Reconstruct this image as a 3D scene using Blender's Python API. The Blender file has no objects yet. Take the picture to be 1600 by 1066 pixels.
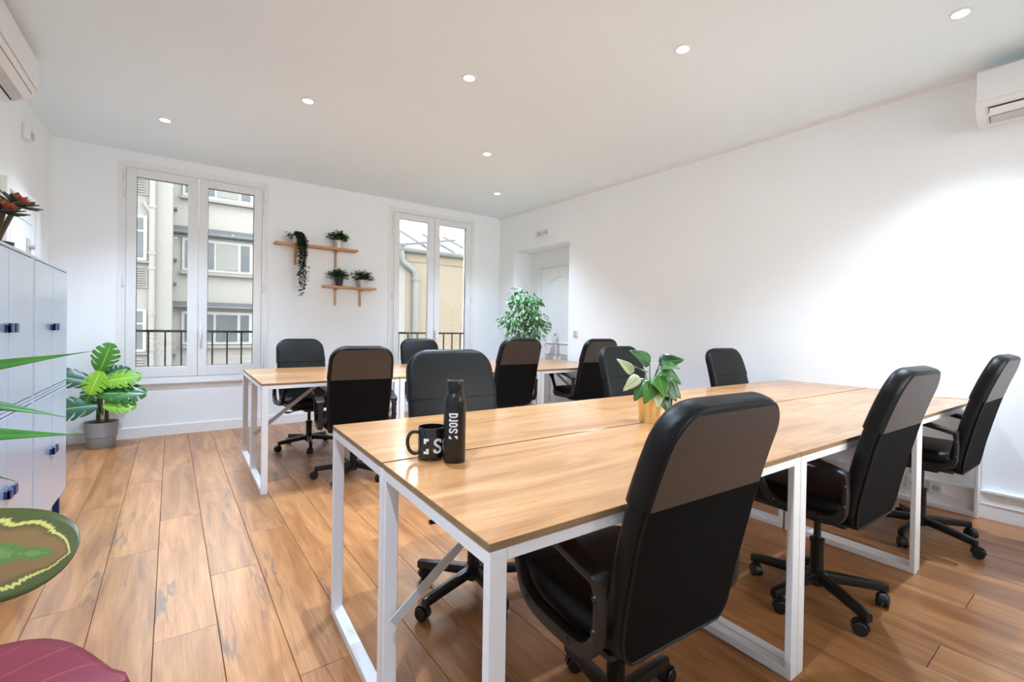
import bpy, bmesh, math, random
from mathutils import Vector, Matrix, Euler
random.seed(7)
S = bpy.context.scene
C = S.collection
PI = math.pi

# ------------------------------------------------------------------ camera
CAM_H, FPX, YAW, PITCH, ROLL, PPX, PPY = 1.14391, 723.88, 0.63541, -0.00824, 0.01563, 20.27, -12.75
def make_camera():
    cam = bpy.data.cameras.new('camera'); o = bpy.data.objects.new('camera', cam); C.objects.link(o)
    F = Vector((math.sin(YAW)*math.cos(PITCH), math.cos(YAW)*math.cos(PITCH), math.sin(PITCH)))
    R = Vector((math.cos(YAW), -math.sin(YAW), 0)); U = R.cross(F)
    c, s = math.cos(ROLL), math.sin(ROLL)
    R, U = R*c+U*s, U*c-R*s
    m = Matrix((R, U, -F)).transposed().to_4x4(); m.translation = (0, 0, CAM_H)
    o.matrix_world = m
    cam.sensor_fit = 'HORIZONTAL'; cam.sensor_width = 36; cam.lens = 36*FPX/1600
    cam.shift_x = -PPX/1600; cam.shift_y = PPY/1600
    cam.clip_start = .02; cam.clip_end = 200
    S.camera = o
make_camera()

# ------------------------------------------------------------------ sky, exposure
SKY = 4.6
LAMP_W = 100
LAMP_COL = (.77, .965, 1.23)
w = bpy.data.worlds.new('overcast_sky'); S.world = w; w.use_nodes = True
w.node_tree.nodes['Background'].inputs[0].default_value = (.955, .975, .985, 1)
w.node_tree.nodes['Background'].inputs[1].default_value = SKY
vs = S.view_settings
vs.view_transform = 'Standard'; vs.look = 'None'; vs.gamma = 1; vs.use_curve_mapping = False
vs.exposure = 1.2
S.cycles.diffuse_bounces = 10; S.cycles.max_bounces = 14

# ------------------------------------------------------------------ materials
def lin(r, g, b):
    f = lambda v: (v/255/12.92) if v/255 <= .04045 else ((v/255+.055)/1.055)**2.4
    return (f(r), f(g), f(b), 1)
def mat(name, col, rough=.5, metal=0, spec=.5, var=.06, vscale=8, bump=0, bscale=200, coat=0, coat_r=.1, emit=None, es=0, sheen=0):
    m = bpy.data.materials.new(name); m.use_nodes = True
    N, L = m.node_tree.nodes, m.node_tree.links
    b = N['Principled BSDF']
    b.inputs['Roughness'].default_value = rough; b.inputs['Metallic'].default_value = metal
    b.inputs['Specular IOR Level'].default_value = spec
    if coat: b.inputs['Coat Weight'].default_value = coat; b.inputs['Coat Roughness'].default_value = coat_r
    if sheen: b.inputs['Sheen Weight'].default_value = sheen
    tc = N.new('ShaderNodeTexCoord')
    nz = N.new('ShaderNodeTexNoise'); nz.inputs['Scale'].default_value = vscale; nz.inputs['Detail'].default_value = 4
    L.new(tc.outputs['Object'], nz.inputs['Vector'])
    rp = N.new('ShaderNodeValToRGB'); e = rp.color_ramp.elements
    e[0].position = .3; e[1].position = .7
    e[0].color = tuple(c*(1-var) for c in col[:3])+(1,); e[1].color = tuple(min(1, c*(1+var)) for c in col[:3])+(1,)
    L.new(nz.outputs['Fac'], rp.inputs['Fac']); L.new(rp.outputs['Color'], b.inputs['Base Color'])
    if bump:
        n2 = N.new('ShaderNodeTexNoise'); n2.inputs['Scale'].default_value = bscale; n2.inputs['Detail'].default_value = 3
        L.new(tc.outputs['Object'], n2.inputs['Vector'])
        bp = N.new('ShaderNodeBump'); bp.inputs['Strength'].default_value = bump; bp.inputs['Distance'].default_value = .002
        L.new(n2.outputs['Fac'], bp.inputs['Height']); L.new(bp.outputs['Normal'], b.inputs['Normal'])
    if emit: b.inputs['Emission Color'].default_value = emit; b.inputs['Emission Strength'].default_value = es
    return m

def wood(name, c0, c1, c2, axis, rough, crack=0, coat=0, rnd=.12, fine=1.0, knots=0):
    """grain runs along object axis 0=x 1=y"""
    m = bpy.data.materials.new(name); m.use_nodes = True
    N, L = m.node_tree.nodes, m.node_tree.links; b = N['Principled BSDF']
    tc = N.new('ShaderNodeTexCoord'); oi = N.new('ShaderNodeObjectInfo')
    add = N.new('ShaderNodeVectorMath'); add.operation = 'ADD'
    mul = N.new('ShaderNodeVectorMath'); mul.operation = 'SCALE'; mul.inputs['Scale'].default_value = 37
    cx = N.new('ShaderNodeCombineXYZ')
    for i in range(3): L.new(oi.outputs['Random'], cx.inputs[i])
    L.new(cx.outputs[0], mul.inputs[0]); L.new(tc.outputs['Object'], add.inputs[0]); L.new(mul.outputs[0], add.inputs[1])
    def noise(sc, det, dist=0, rgh=.55):
        mp = N.new('ShaderNodeMapping'); mp.inputs['Scale'].default_value = sc if axis == 0 else (sc[1], sc[0], sc[2])
        L.new(add.outputs[0], mp.inputs['Vector'])
        n = N.new('ShaderNodeTexNoise'); n.inputs['Scale'].default_value = 1; n.inputs['Detail'].default_value = det
        n.inputs['Distortion'].default_value = dist; n.inputs['Roughness'].default_value = rgh
        L.new(mp.outputs[0], n.inputs['Vector']); return n.outputs['Fac']
    def ramp(fac, stops):
        r = N.new('ShaderNodeValToRGB'); e = r.color_ramp.elements
        e[0].position, e[0].color = stops[0]; e[1].position, e[1].color = stops[-1]
        for p, c in stops[1:-1]:
            q = e.new(p); q.color = c
        L.new(fac, r.inputs['Fac']); return r.outputs['Color']
    def mix(mode, a, bb, f):
        x = N.new('ShaderNodeMix'); x.data_type = 'RGBA'; x.blend_type = mode
        if isinstance(f, (int, float)): x.inputs[0].default_value = f
        else: L.new(f, x.inputs[0])
        L.new(a, x.inputs[6])
        if isinstance(bb, tuple): x.inputs[7].default_value = bb
        else: L.new(bb, x.inputs[7])
        return x.outputs[2]
    g1 = noise((1.3, 11*fine, 11*fine), 5, 1.2)
    g2 = noise((5, 130*fine, 130*fine), 4, .3, .65)
    base = ramp(g1, [(.28, c0), (.52, c1), (.75, c2)])
    fineg = ramp(g2, [(.3, (.72, .66, .6, 1)), (.62, (1, 1, 1, 1))])
    col = mix('MULTIPLY', base, fineg, .75)
    if crack:
        K, W_ = (0, 0, 0, 1), (1, 1, 1, 1)
        g3 = noise((.75, 9, 9), 4, .5, .6)                  # long dark splits in the boards
        cr = ramp(g3, [(.472, K), (.494, W_), (.506, W_), (.528, K)])
        mk = ramp(noise((.8, 5, 5), 2, .3), [(.57, K), (.68, W_)])
        bw = N.new('ShaderNodeMath'); bw.operation = 'MULTIPLY'
        L.new(cr, bw.inputs[0]); L.new(mk, bw.inputs[1])
        b2 = N.new('ShaderNodeMath'); b2.operation = 'MULTIPLY'; b2.inputs[1].default_value = crack; L.new(bw.outputs[0], b2.inputs[0])
        sm = ramp(noise((.8, 5, 5), 3, .6), [(.30, (.80, .78, .78, 1)), (.5, W_)])   # greyish smears
        col = mix('MULTIPLY', col, sm, .8)
        col = mix('MIX', col, lin(84, 68, 64), b2.outputs[0])
    if knots:
        g4 = noise((3.2, 9, 9), 2, .5)
        kr = ramp(g4, [(.0, (1, 1, 1, 1)), (.24, (1, 1, 1, 1)), (.30, (0, 0, 0, 1))])
        bw2 = N.new('ShaderNodeMath'); bw2.operation = 'MULTIPLY'; bw2.inputs[1].default_value = knots
        L.new(kr, bw2.inputs[0]); col = mix('MIX', col, lin(120, 84, 52), bw2.outputs[0])
    hs = N.new('ShaderNodeHueSaturation')
    mr = N.new('ShaderNodeMapRange'); mr.inputs[3].default_value = 1-rnd; mr.inputs[4].default_value = 1+rnd
    L.new(oi.outputs['Random'], mr.inputs[0]); L.new(mr.outputs[0], hs.inputs['Value']); L.new(col, hs.inputs['Color'])
    L.new(hs.outputs[0], b.inputs['Base Color'])
    b.inputs['Roughness'].default_value = rough
    if coat: b.inputs['Coat Weight'].default_value = coat; b.inputs['Coat Roughness'].default_value = .12
    bp = N.new('ShaderNodeBump'); bp.inputs['Strength'].default_value = .12; bp.inputs['Distance'].default_value = .001
    L.new(g2, bp.inputs['Height']); L.new(bp.outputs[0], b.inputs['Normal'])
    return m

def glass_mat():
    m = bpy.data.materials.new('window_glass'); m.use_nodes = True
    N, L = m.node_tree.nodes, m.node_tree.links; N.clear()
    o = N.new('ShaderNodeOutputMaterial'); mx = N.new('ShaderNodeMixShader'); fr = N.new('ShaderNodeFresnel')
    fr.inputs[0].default_value = 1.45
    t = N.new('ShaderNodeBsdfTransparent'); t.inputs[0].default_value = (.97, .985, .98, 1)
    g = N.new('ShaderNodeBsdfGlossy'); g.inputs['Roughness'].default_value = .01
    L.new(fr.outputs[0], mx.inputs[0]); L.new(t.outputs[0], mx.inputs[1]); L.new(g.outputs[0], mx.inputs[2])
    L.new(mx.outputs[0], o.inputs[0]); return m

def leaf_mat(name, ca, cb, vein=None, rough=.4, spec=.5, side=0):
    """UV: u along the midrib, v across 0..1"""
    m = mat(name, ca, rough, spec=spec); N, L = m.node_tree.nodes, m.node_tree.links; b = N['Principled BSDF']
    tc = N.new('ShaderNodeTexCoord'); oi = N.new('ShaderNodeObjectInfo')
    nz = N.new('ShaderNodeTexNoise'); nz.inputs['Scale'].default_value = 9
    L.new(tc.outputs['Object'], nz.inputs['Vector'])
    ad = N.new('ShaderNodeMath'); ad.operation = 'MULTIPLY_ADD'; ad.inputs[1].default_value = .5
    L.new(oi.outputs['Random'], ad.inputs[0]); L.new(nz.outputs['Fac'], ad.inputs[2])
    rp = N.new('ShaderNodeValToRGB'); rp.color_ramp.elements[0].color = ca; rp.color_ramp.elements[1].color = cb
    rp.color_ramp.elements[0].position = .4; rp.color_ramp.elements[1].position = 1.0
    L.new(ad.outputs[0], rp.inputs[0]); col = rp.outputs[0]
    if vein:
        sp = N.new('ShaderNodeSeparateXYZ'); L.new(tc.outputs['UV'], sp.inputs[0])
        d = N.new('ShaderNodeMath'); d.operation = 'SUBTRACT'; d.inputs[1].default_value = .5; L.new(sp.outputs[1], d.inputs[0])
        a = N.new('ShaderNodeMath'); a.operation = 'ABSOLUTE'; L.new(d.outputs[0], a.inputs[0])
        r2 = N.new('ShaderNodeValToRGB'); r2.color_ramp.elements[0].position = .012; r2.color_ramp.elements[1].position = .03
        r2.color_ramp.elements[0].color = (1, 1, 1, 1); r2.color_ramp.elements[1].color = (0, 0, 0, 1)
        L.new(a.outputs[0], r2.inputs[0])
        mx = N.new('ShaderNodeMix'); mx.data_type = 'RGBA'; L.new(r2.outputs[0], mx.inputs[0]); L.new(col, mx.inputs[6]); mx.inputs[7].default_value = vein
        col = mx.outputs[2]
        if side:                                              # side veins slanting towards the tip
            m1 = N.new('ShaderNodeMath'); m1.operation = 'MULTIPLY_ADD'; m1.inputs[1].default_value = -.55; L.new(a.outputs[0], m1.inputs[0]); L.new(sp.outputs[0], m1.inputs[2])
            m2 = N.new('ShaderNodeMath'); m2.operation = 'MULTIPLY'; m2.inputs[1].default_value = side; L.new(m1.outputs[0], m2.inputs[0])
            m3 = N.new('ShaderNodeMath'); m3.operation = 'FRACT'; L.new(m2.outputs[0], m3.inputs[0])
            r3 = N.new('ShaderNodeValToRGB'); r3.color_ramp.elements[0].position = .02; r3.color_ramp.elements[1].position = .06
            r3.color_ramp.elements[0].color = (.4, .4, .4, 1); r3.color_ramp.elements[1].color = (0, 0, 0, 1); L.new(m3.outputs[0], r3.inputs[0])
            m4 = N.new('ShaderNodeMix'); m4.data_type = 'RGBA'; L.new(r3.outputs[0], m4.inputs[0]); L.new(col, m4.inputs[6]); m4.inputs[7].default_value = vein
            col = m4.outputs[2]
    L.new(col, b.inputs['Base Color'])
    return m

def calathea_mat():
    m = mat('calathea_leaf', lin(60, 62, 22), .38); N, L = m.node_tree.nodes, m.node_tree.links; b = N['Principled BSDF']
    tc = N.new('ShaderNodeTexCoord'); sp = N.new('ShaderNodeSeparateXYZ'); L.new(tc.outputs['UV'], sp.inputs[0])
    def M(op, a, bb=None):
        n = N.new('ShaderNodeMath'); n.operation = op
        for i, v in enumerate((a, bb)):
            if v is None: continue
            if isinstance(v, (int, float)): n.inputs[i].default_value = v
            else: L.new(v, n.inputs[i])
        return n.outputs[0]
    u, v = sp.outputs[0], sp.outputs[1]
    av = M('MULTIPLY', M('ABSOLUTE', M('SUBTRACT', v, .5)), 2.0)
    # slanted side-vein coordinate
    sl = M('SUBTRACT', u, M('MULTIPLY', av, .22))
    cx = N.new('ShaderNodeCombineXYZ'); L.new(M('MULTIPLY', sl, 70), cx.inputs[0]); L.new(M('MULTIPLY', v, 5), cx.inputs[1])
    nz = N.new('ShaderNodeTexNoise'); nz.inputs['Scale'].default_value = 1; nz.inputs['Detail'].default_value = 2; L.new(cx.outputs[0], nz.inputs['Vector'])
    rag = M('MULTIPLY', M('SUBTRACT', nz.outputs['Fac'], .5), .20)
    scal = M('MULTIPLY', M('ABSOLUTE', M('SINE', M('MULTIPLY', sl, 13))), .10)
    tip = M('MULTIPLY', M('POWER', u, 14.0), .9)
    r = M('ADD', M('ADD', av, M('MULTIPLY', rag, 1.1)), M('ADD', M('MULTIPLY', scal, -1), tip))
    rp = N.new('ShaderNodeValToRGB'); rp.color_ramp.interpolation = 'LINEAR'; e = rp.color_ramp.elements
    green, brown, dk, cream, rim = lin(70, 98, 36), lin(112, 82, 40), lin(72, 62, 22), lin(176, 166, 84), lin(62, 66, 20)
    e[0].position = 0; e[0].color = lin(90, 115, 45); e[1].position = 1; e[1].color = rim
    for p, c in ((.03, green), (.12, green), (.15, brown), (.42, brown), (.56, dk), (.585, cream), (.645, cream), (.68, rim)):
        q = e.new(p); q.color = c
    L.new(r, rp.inputs[0]); L.new(rp.outputs[0], b.inputs['Base Color']); return m

M = {}
M['wall'] = mat('white_wall_paint', (.882, .914, .935, 1), .55, var=.012, vscale=1.5, bump=.05, bscale=90)
M['ceil'] = mat('white_ceiling_paint', (.845, .945, 1.0, 1), .7, var=.01, vscale=1.2)
M['trim'] = mat('white_trim_paint', (.84, .84, .83, 1), .35, var=.01)
M['frame'] = mat('white_window_frame', (.80, .815, .83, 1), .3, var=.01)
M['plank'] = wood('oak_plank', lin(138, 88, 52), lin(172, 118, 72), lin(192, 141, 93), 1, .30, crack=.8, rnd=.13)
M['sub'] = mat('dark_subfloor', lin(70, 50, 38), .9)
M['desk'] = wood('desk_oak', lin(158, 106, 62), lin(187, 137, 88), lin(204, 158, 108), 0, .30, rnd=.03, coat=.35, fine=.9, knots=.25)
M['deskedge'] = wood('desk_edge_oak', lin(128, 102, 72), lin(146, 118, 84), lin(160, 132, 98), 0, .5, rnd=.03)
M['white_metal'] = mat('white_powder_metal', (.82, .82, .82, 1), .4, var=.01)
M['grey_metal'] = mat('grey_painted_bar', lin(196, 196, 192), .4, var=.02)
M['leather'] = mat('black_leather', (.007, .0068, .0062, 1), .38, spec=.22, var=.1, bump=.25, bscale=420)
M['floor_sheen'] = mat('leather_floor_sheen', (.052, .036, .028, 1), .42, spec=.7, var=.06, bump=.15, bscale=500)  # black leather with the warm floor reflection painted in as brown
M['fabric'] = mat('black_fabric', (.006, .0055, .005, 1), .95, spec=.12, var=.15, vscale=60, bump=.3, bscale=700)
M['plastic'] = mat('black_plastic', (.011, .010, .009, 1), .4, spec=.5, var=.05, bump=.08, bscale=600)
M['blackmetal'] = mat('black_painted_metal', (.008, .008, .008, 1), .28, spec=.5)
M['rubber'] = mat('black_rubber', (.007, .007, .007, 1), .5)
M['bolt'] = mat('dark_bolt', (.03, .03, .03, 1), .3, metal=.6)
M['cab'] = mat('blue_locker_paint', lin(168, 190, 216), .3, spec=.8, var=.02, coat=1.0, coat_r=.22)
M['navy'] = mat('navy_metal', lin(22, 52, 104), .35, var=.03)
M['glass'] = glass_mat()
M['iron'] = mat('black_iron', lin(14, 14, 15), .5)
M['pine'] = wood('shelf_pine', lin(186, 140, 98), lin(206, 162, 118), lin(220, 180, 138), 0, .5, rnd=.05)
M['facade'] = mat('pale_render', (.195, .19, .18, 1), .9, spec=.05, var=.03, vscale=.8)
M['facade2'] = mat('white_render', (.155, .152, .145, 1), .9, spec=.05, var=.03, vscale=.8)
M['farframe'] = mat('far_window_frame', (.25, .25, .245, 1), .6, spec=.1)
M['beige'] = mat('beige_render', lin(106, 98, 87), .9, spec=.05, var=.03, vscale=.7)
M['zinc'] = mat('zinc_sheet', lin(92, 94, 94), .7, spec=.1, var=.06, vscale=3)
M['awning'] = mat('blue_grey_awning', lin(58, 62, 68), .7, var=.06)
M['farglass'] = mat('far_window_glass', lin(66, 71, 75), .2, spec=.2, var=.15, vscale=2)
M['curtain'] = mat('far_curtain', lin(98, 100, 99), .8, var=.05)
M['acwhite'] = mat('white_ac_plastic', (.82, .83, .83, 1), .35, var=.005)
M['acgrey'] = mat('grey_ac_vane', lin(190, 190, 188), .4)
M['dark'] = mat('dark_slot', lin(45, 45, 46), .6)
M['lamp'] = mat('downlight_lens', (1, 1, 1, 1), .4, emit=(1, .95, .88, 1), es=9)
M['chrome'] = mat('chrome', (.75, .75, .75, 1), .15, metal=1)
M['gold'] = mat('gold_metal', lin(232, 204, 146), .34, metal=.7, var=.05)
M['tin'] = mat('galvanised_tin', lin(215, 212, 205), .35, metal=.7, var=.05, vscale=25)
M['potgrey'] = mat('grey_plastic_pot', lin(150, 153, 156), .55, var=.02)
M['potwhite'] = mat('white_pot', lin(225, 225, 220), .4)
M['potblack'] = mat('black_pot', lin(48, 50, 50), .5)
M['soil'] = mat('dark_soil', lin(45, 36, 28), .95, var=.3, vscale=60, bump=.6, bscale=120)
M['stem'] = mat('brown_stem', lin(92, 74, 50), .7, var=.15, vscale=30)
M['gstem'] = mat('green_stem', lin(88, 120, 52), .5, var=.12, vscale=20)
M['monstera'] = leaf_mat('monstera_leaf', lin(24, 92, 40), lin(72, 138, 36), lin(140, 190, 84), .35)
M['monstera_lime'] = leaf_mat('young_monstera_leaf', lin(92, 152, 26), lin(128, 182, 36), lin(176, 210, 90), .35)
M['monstera_dark'] = leaf_mat('old_monstera_leaf', lin(20, 72, 44), lin(34, 88, 56), lin(120, 165, 110), .35)
M['ficus'] = leaf_mat('ficus_leaf', lin(70, 128, 74), lin(146, 190, 134), None, .4)
M['herb'] = leaf_mat('herb_leaf', lin(30, 62, 34), lin(70, 104, 58), None, .5)
M['ivy'] = leaf_mat('trailing_leaf', lin(30, 52, 38), lin(62, 88, 62), None, .5)
M['pothos'] = leaf_mat('pothos_leaf', lin(20, 60, 18), lin(62, 108, 34), lin(96, 134, 62), .3)
M['pothos_pale'] = leaf_mat('pale_pothos_leaf', lin(150, 158, 116), lin(190, 190, 152), lin(90, 130, 60), .3)
M['yucca'] = leaf_mat('spear_leaf', lin(46, 100, 28), lin(70, 128, 40), lin(80, 140, 50), .45)
M['redleaf'] = leaf_mat('burgundy_leaf', lin(96, 24, 38), lin(118, 34, 50), lin(158, 92, 74), .4, side=4)
M['calathea'] = calathea_mat()
M['succ'] = leaf_mat('succulent_leaf', lin(52, 66, 44), lin(88, 88, 56), None, .5)
M['succred'] = leaf_mat('red_succulent_leaf', lin(176, 72, 48), lin(206, 108, 70), None, .5)
M['mug'] = mat('black_glaze', (.008, .007, .006, 1), .08, spec=.7)
M['bottle'] = mat('black_satin_steel', (.007, .0065, .0065, 1), .3, spec=.5)
M['print'] = mat('pale_print', lin(222, 220, 216), .5, var=.01)
M['socket'] = mat('socket_plastic', (.78, .77, .74, 1), .4)
M['cable'] = mat('black_cable', lin(30, 30, 32), .5)
M['ground'] = mat('courtyard_paving', lin(140, 138, 132), .9, var=.08)

# ------------------------------------------------------------------ mesh helpers
def me(name, verts, faces, mats, smooth=False, mi=None, uv=None):
    m = bpy.data.meshes.new(name); m.from_pydata([tuple(v) for v in verts], [], faces)
    if not isinstance(mats, (list, tuple)): mats = [mats]
    for x in mats: m.materials.append(x)
    if mi: m.polygons.foreach_set('material_index', mi)
    if smooth: m.polygons.foreach_set('use_smooth', [True]*len(m.polygons))
    if uv:
        l = m.uv_layers.new(name='UVMap')
        for lp in m.loops: l.data[lp.index].uv = uv[lp.vertex_index]
    m.update(); return m
def ob(name, data, parent=None, loc=(0, 0, 0), rot=(0, 0, 0)):
    o = bpy.data.objects.new(name, data); C.objects.link(o)
    if parent: o.parent = parent
    o.location = loc; o.rotation_euler = rot
    return o
def tag(o, label=None, cat=None, group=None, kind=None):
    if label: o['label'] = label
    if cat: o['category'] = cat
    if group: o['group'] = group
    if kind: o['kind'] = kind
    return o
def thing(name, label, cat, loc=(0, 0, 0), rz=0, group=None):
    return tag(ob(name, None, None, loc, (0, 0, rz)), label, cat, group)

class G:
    """collects geometry for ONE part"""
    def __init__(s): s.v = []; s.f = []; s.m = []
    def add(s, v, f, mi=0):
        n = len(s.v); s.v += [Vector(p) for p in v]; s.f += [tuple(i+n for i in q) for q in f]; s.m += [mi]*len(f); return s
    def box(s, x0, x1, y0, y1, z0, z1, mi=0):
        v = [(x, y, z) for z in (z0, z1) for y in (y0, y1) for x in (x0, x1)]
        return s.add(v, [(0, 2, 3, 1), (4, 5, 7, 6), (0, 1, 5, 4), (2, 6, 7, 3), (0, 4, 6, 2), (1, 3, 7, 5)], mi)
    def bbox(s, x0, x1, y0, y1, z0, z1, r=.004, seg=2, mi=0):
        bm = bmesh.new(); bmesh.ops.create_cube(bm, size=1)
        for q in bm.verts: q.co = Vector(((x0+x1)/2+q.co.x*(x1-x0), (y0+y1)/2+q.co.y*(y1-y0), (z0+z1)/2+q.co.z*(z1-z0)))
        bmesh.ops.bevel(bm, geom=bm.edges[:], offset=r, segments=seg, affect='EDGES', profile=.5)
        bm.verts.index_update()
        s.add([q.co.copy() for q in bm.verts], [tuple(q.index for q in f.verts) for f in bm.faces], mi); bm.free(); return s
    def prism(s, poly, z0, z1, mi=0):
        n = len(poly); v = [(x, y, z0) for x, y in poly]+[(x, y, z1) for x, y in poly]
        f = [tuple(range(n-1, -1, -1)), tuple(range(n, 2*n))]+[(i, (i+1) % n, n+(i+1) % n, n+i) for i in range(n)]
        return s.add(v, f, mi)
    def loft(s, rings, caps=True, closed=False, mi=0):
        n = len(rings[0]); k = len(rings); v = [p for r in rings for p in r]; f = []
        for a in range(k if closed else k-1):
            b = (a+1) % k
            for i in range(n):
                j = (i+1) % n; f.append((a*n+i, a*n+j, b*n+j, b*n+i))
        if caps and not closed:
            f.append(tuple(range(n-1, -1, -1))); f.append(tuple((k-1)*n+i for i in range(n)))
        return s.add(v, f, mi)
    def lathe(s, prof, seg=24, c=(0, 0, 0), mi=0, caps=True):
        rings = [[(c[0]+r*math.cos(2*PI*i/seg), c[1]+r*math.sin(2*PI*i/seg), c[2]+z) for i in range(seg)] for r, z in prof]
        return s.loft(rings, caps, mi=mi)
    def tube(s, pts, r, seg=8, caps=True, closed=False, mi=0):
        pts = [Vector(p) for p in pts]; n = len(pts); rings = []; rr = r if isinstance(r, (list, tuple)) else [r]*n
        up = None
        for i, p in enumerate(pts):
            a = pts[(i-1) % n] if (closed or i > 0) else p; b = pts[(i+1) % n] if (closed or i < n-1) else p
            t = (b-a).normalized()
            if up is None:
                up = Vector((0, 0, 1)) if abs(t.z) < .9 else Vector((1, 0, 0))
            x = t.cross(up)
            if x.length < 1e-6: x = t.orthogonal()
            x.normalize(); y = x.cross(t); up = y
            rings.append([p+x*math.cos(2*PI*j/seg)*rr[i]+y*math.sin(2*PI*j/seg)*rr[i] for j in range(seg)])
        return s.loft(rings, caps, closed, mi=mi)
    def bar(s, a, b, w, h, mi=0, up=(0, 0, 1)):
        a, b = Vector(a), Vector(b); t = (b-a).normalized(); x = t.cross(Vector(up)).normalized(); y = x.cross(t)
        rings = [[p+x*sx*w/2+y*sy*h/2 for sx, sy in ((-1, -1), (1, -1), (1, 1), (-1, 1))] for p in (a, b)]
        return s.loft(rings, mi=mi)
    def cyl(s, a, b, r, seg=16, mi=0): return s.tube([a, b], r, seg, mi=mi)
    def mesh(s, name, mats, smooth=False):
        m = me(name, s.v, s.f, mats, False, s.m)
        bm = bmesh.new(); bm.from_mesh(m); bmesh.ops.recalc_face_normals(bm, faces=bm.faces[:])
        if smooth:
            for f in bm.faces: f.smooth = True
            for e in bm.edges:
                if len(e.link_faces) == 2 and e.calc_face_angle(0) > math.radians(38): e.smooth = False
        bm.to_mesh(m); bm.free(); return m
    def obj(s, name, mats, parent=None, smooth=False, loc=(0, 0, 0), rot=(0, 0, 0)):
        return ob(name, s.mesh(name, mats, smooth), parent, loc, rot)
def struct(o, label=None): return tag(o, label, None, None, 'structure')
def crom(P, n=6, closed=False):
    """Catmull-Rom through points"""
    P = [Vector(p) for p in P]; out = []; k = len(P)
    for i in range(k if closed else k-1):
        g = lambda j: P[j % k] if closed else P[max(0, min(k-1, j))]
        p0, p1, p2, p3 = g(i-1), g(i), g(i+1), g(i+2)
        for j in range(n):
            t = j/n; out.append(.5*((2*p1)+(p2-p0)*t+(2*p0-5*p1+4*p2-p3)*t*t+(3*p1-p0-3*p2+p3)*t**3))
    if not closed: out.append(P[-1])
    return out
def interp(x, xs, ys):
    if x <= xs[0]: return ys[0]
    for i in range(len(xs)-1):
        if x <= xs[i+1]:
            return ys[i]+(ys[i+1]-ys[i])*(x-xs[i])/(xs[i+1]-xs[i])
    return ys[-1]

# ------------------------------------------------------------------ room
ZC = 2.834; YB = 5.993; YN = -.52; XL = -.98
def xw(y): return 4.1154-.03524*y      # right wall (slightly out of square)

# floor planks: rows run away from the camera, a touch askew
floor = struct(G().box(XL-.3, 4.55, YN-.3, YB+.28, -.06, -.012).obj('floor', M['sub']), 'oak laminate floor of wide cracked planks')
PW, PL, SK = .1925, 1.297, .017
joint = {0: 2.54, 1: 2.975, 2: 2.10, 3: 2.527, 4: 2.935, 5: 2.518}
pm = {}
def plank_mesh(l):
    k = round(l, 4)
    if k not in pm:
        g = G(); a = PW/2-.0008; b = l/2-.0008
        v = [(-a, -b, -.011), (a, -b, -.011), (a, b, -.011), (-a, b, -.011), (-a, -b, -.0015), (a, -b, -.0015), (a, b, -.0015), (-a, b, -.0015),
             (-a+.0013, -b+.0013, 0), (a-.0013, -b+.0013, 0), (a-.0013, b-.0013, 0), (-a+.0013, b-.0013, 0)]
        f = [(3, 2, 1, 0), (8, 9, 10, 11)]+[(i, (i+1) % 4, 4+(i+1) % 4, 4+i) for i in range(4)]+[(4+i, 4+(i+1) % 4, 8+(i+1) % 4, 8+i) for i in range(4)]
        pm[k] = G().add(v, f).mesh('plank', M['plank'])
    return pm[k]
for k in range(-4, 27):
    x25 = -.47+PW*k+PW/2
    j0 = joint.get(k, 2.54+.43*((k*7) % 3)+random.uniform(-.08, .08))
    y0, y1 = YN-.05, YB+.02
    if x25 > 3.7: y1 = YB+.02
    ys = [y0]+[j0+PL*n for n in range(-6, 7) if y0+.06 < j0+PL*n < y1-.06]+[y1]
    for a, b in zip(ys[:-1], ys[1:]):
        c = (a+b)/2; x = x25-SK*(c-2.5)
        ob('plank', plank_mesh(b-a), floor, (x, c, 0), (0, 0, SK))

W1 = (-.49, .735); W2 = (2.205, 3.425); WZ0, WZ1 = .555, 2.705
g = G(); T = .26
xs = [XL-.25, W1[0], W1[1], W2[0], W2[1], 4.6]
for i in (0, 2, 4): g.box(xs[i], xs[i+1], YB, YB+T, -.05, ZC)
for a, b in (W1, W2):
    g.box(a, b, YB, YB+T, -.05, WZ0); g.box(a, b, YB, YB+T, WZ1, ZC)
struct(g.obj('wall_back', M['wall']), 'white back wall with two tall windows')
struct(G().box(XL-.25, XL, YN-.25, YB, -.05, ZC).obj('wall_left', M['wall']), 'white left wall behind the blue lockers')
NW = (1.99, 3.32)                       # windows behind the viewer
g = G(); e = [XL-.25, NW[0]-.61, NW[0]+.61, NW[1]-.61, NW[1]+.61, 4.6]
for i in (0, 2, 4): g.box(e[i], e[i+1], YN-.25, YN, -.05, ZC)
for c in NW: g.box(c-.61, c+.61, YN-.25, YN, -.05, WZ0).box(c-.61, c+.61, YN-.25, YN, WZ1, ZC)
struct(g.obj('wall_near', M['wall']), 'white wall behind the viewer')
struct(G().box(XL-.25, 4.8, YN-.25, YB+T, ZC, ZC+.1).obj('ceiling', M['ceil']), 'white ceiling with recessed spotlights')
RY0, RY1, RZ, RD = 4.44, 5.62, 2.28, .34
def rq(y0, y1, d0, d1): return [(xw(y0)+d0, y0), (xw(y0)+d1, y0), (xw(y1)+d1, y1), (xw(y1)+d0, y1)]
g = G(); g.prism(rq(YN, RY0, 0, .5), -.05, ZC); g.prism(rq(RY1, YB, 0, .5), -.05, ZC)
g.prism(rq(RY0, RY1, 0, .5), RZ, ZC); g.prism(rq(RY0, RY1, RD, .5), -.05, RZ)
struct(g.obj('wall_right', M['wall']), 'white right wall with a door recess near the far corner')

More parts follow.
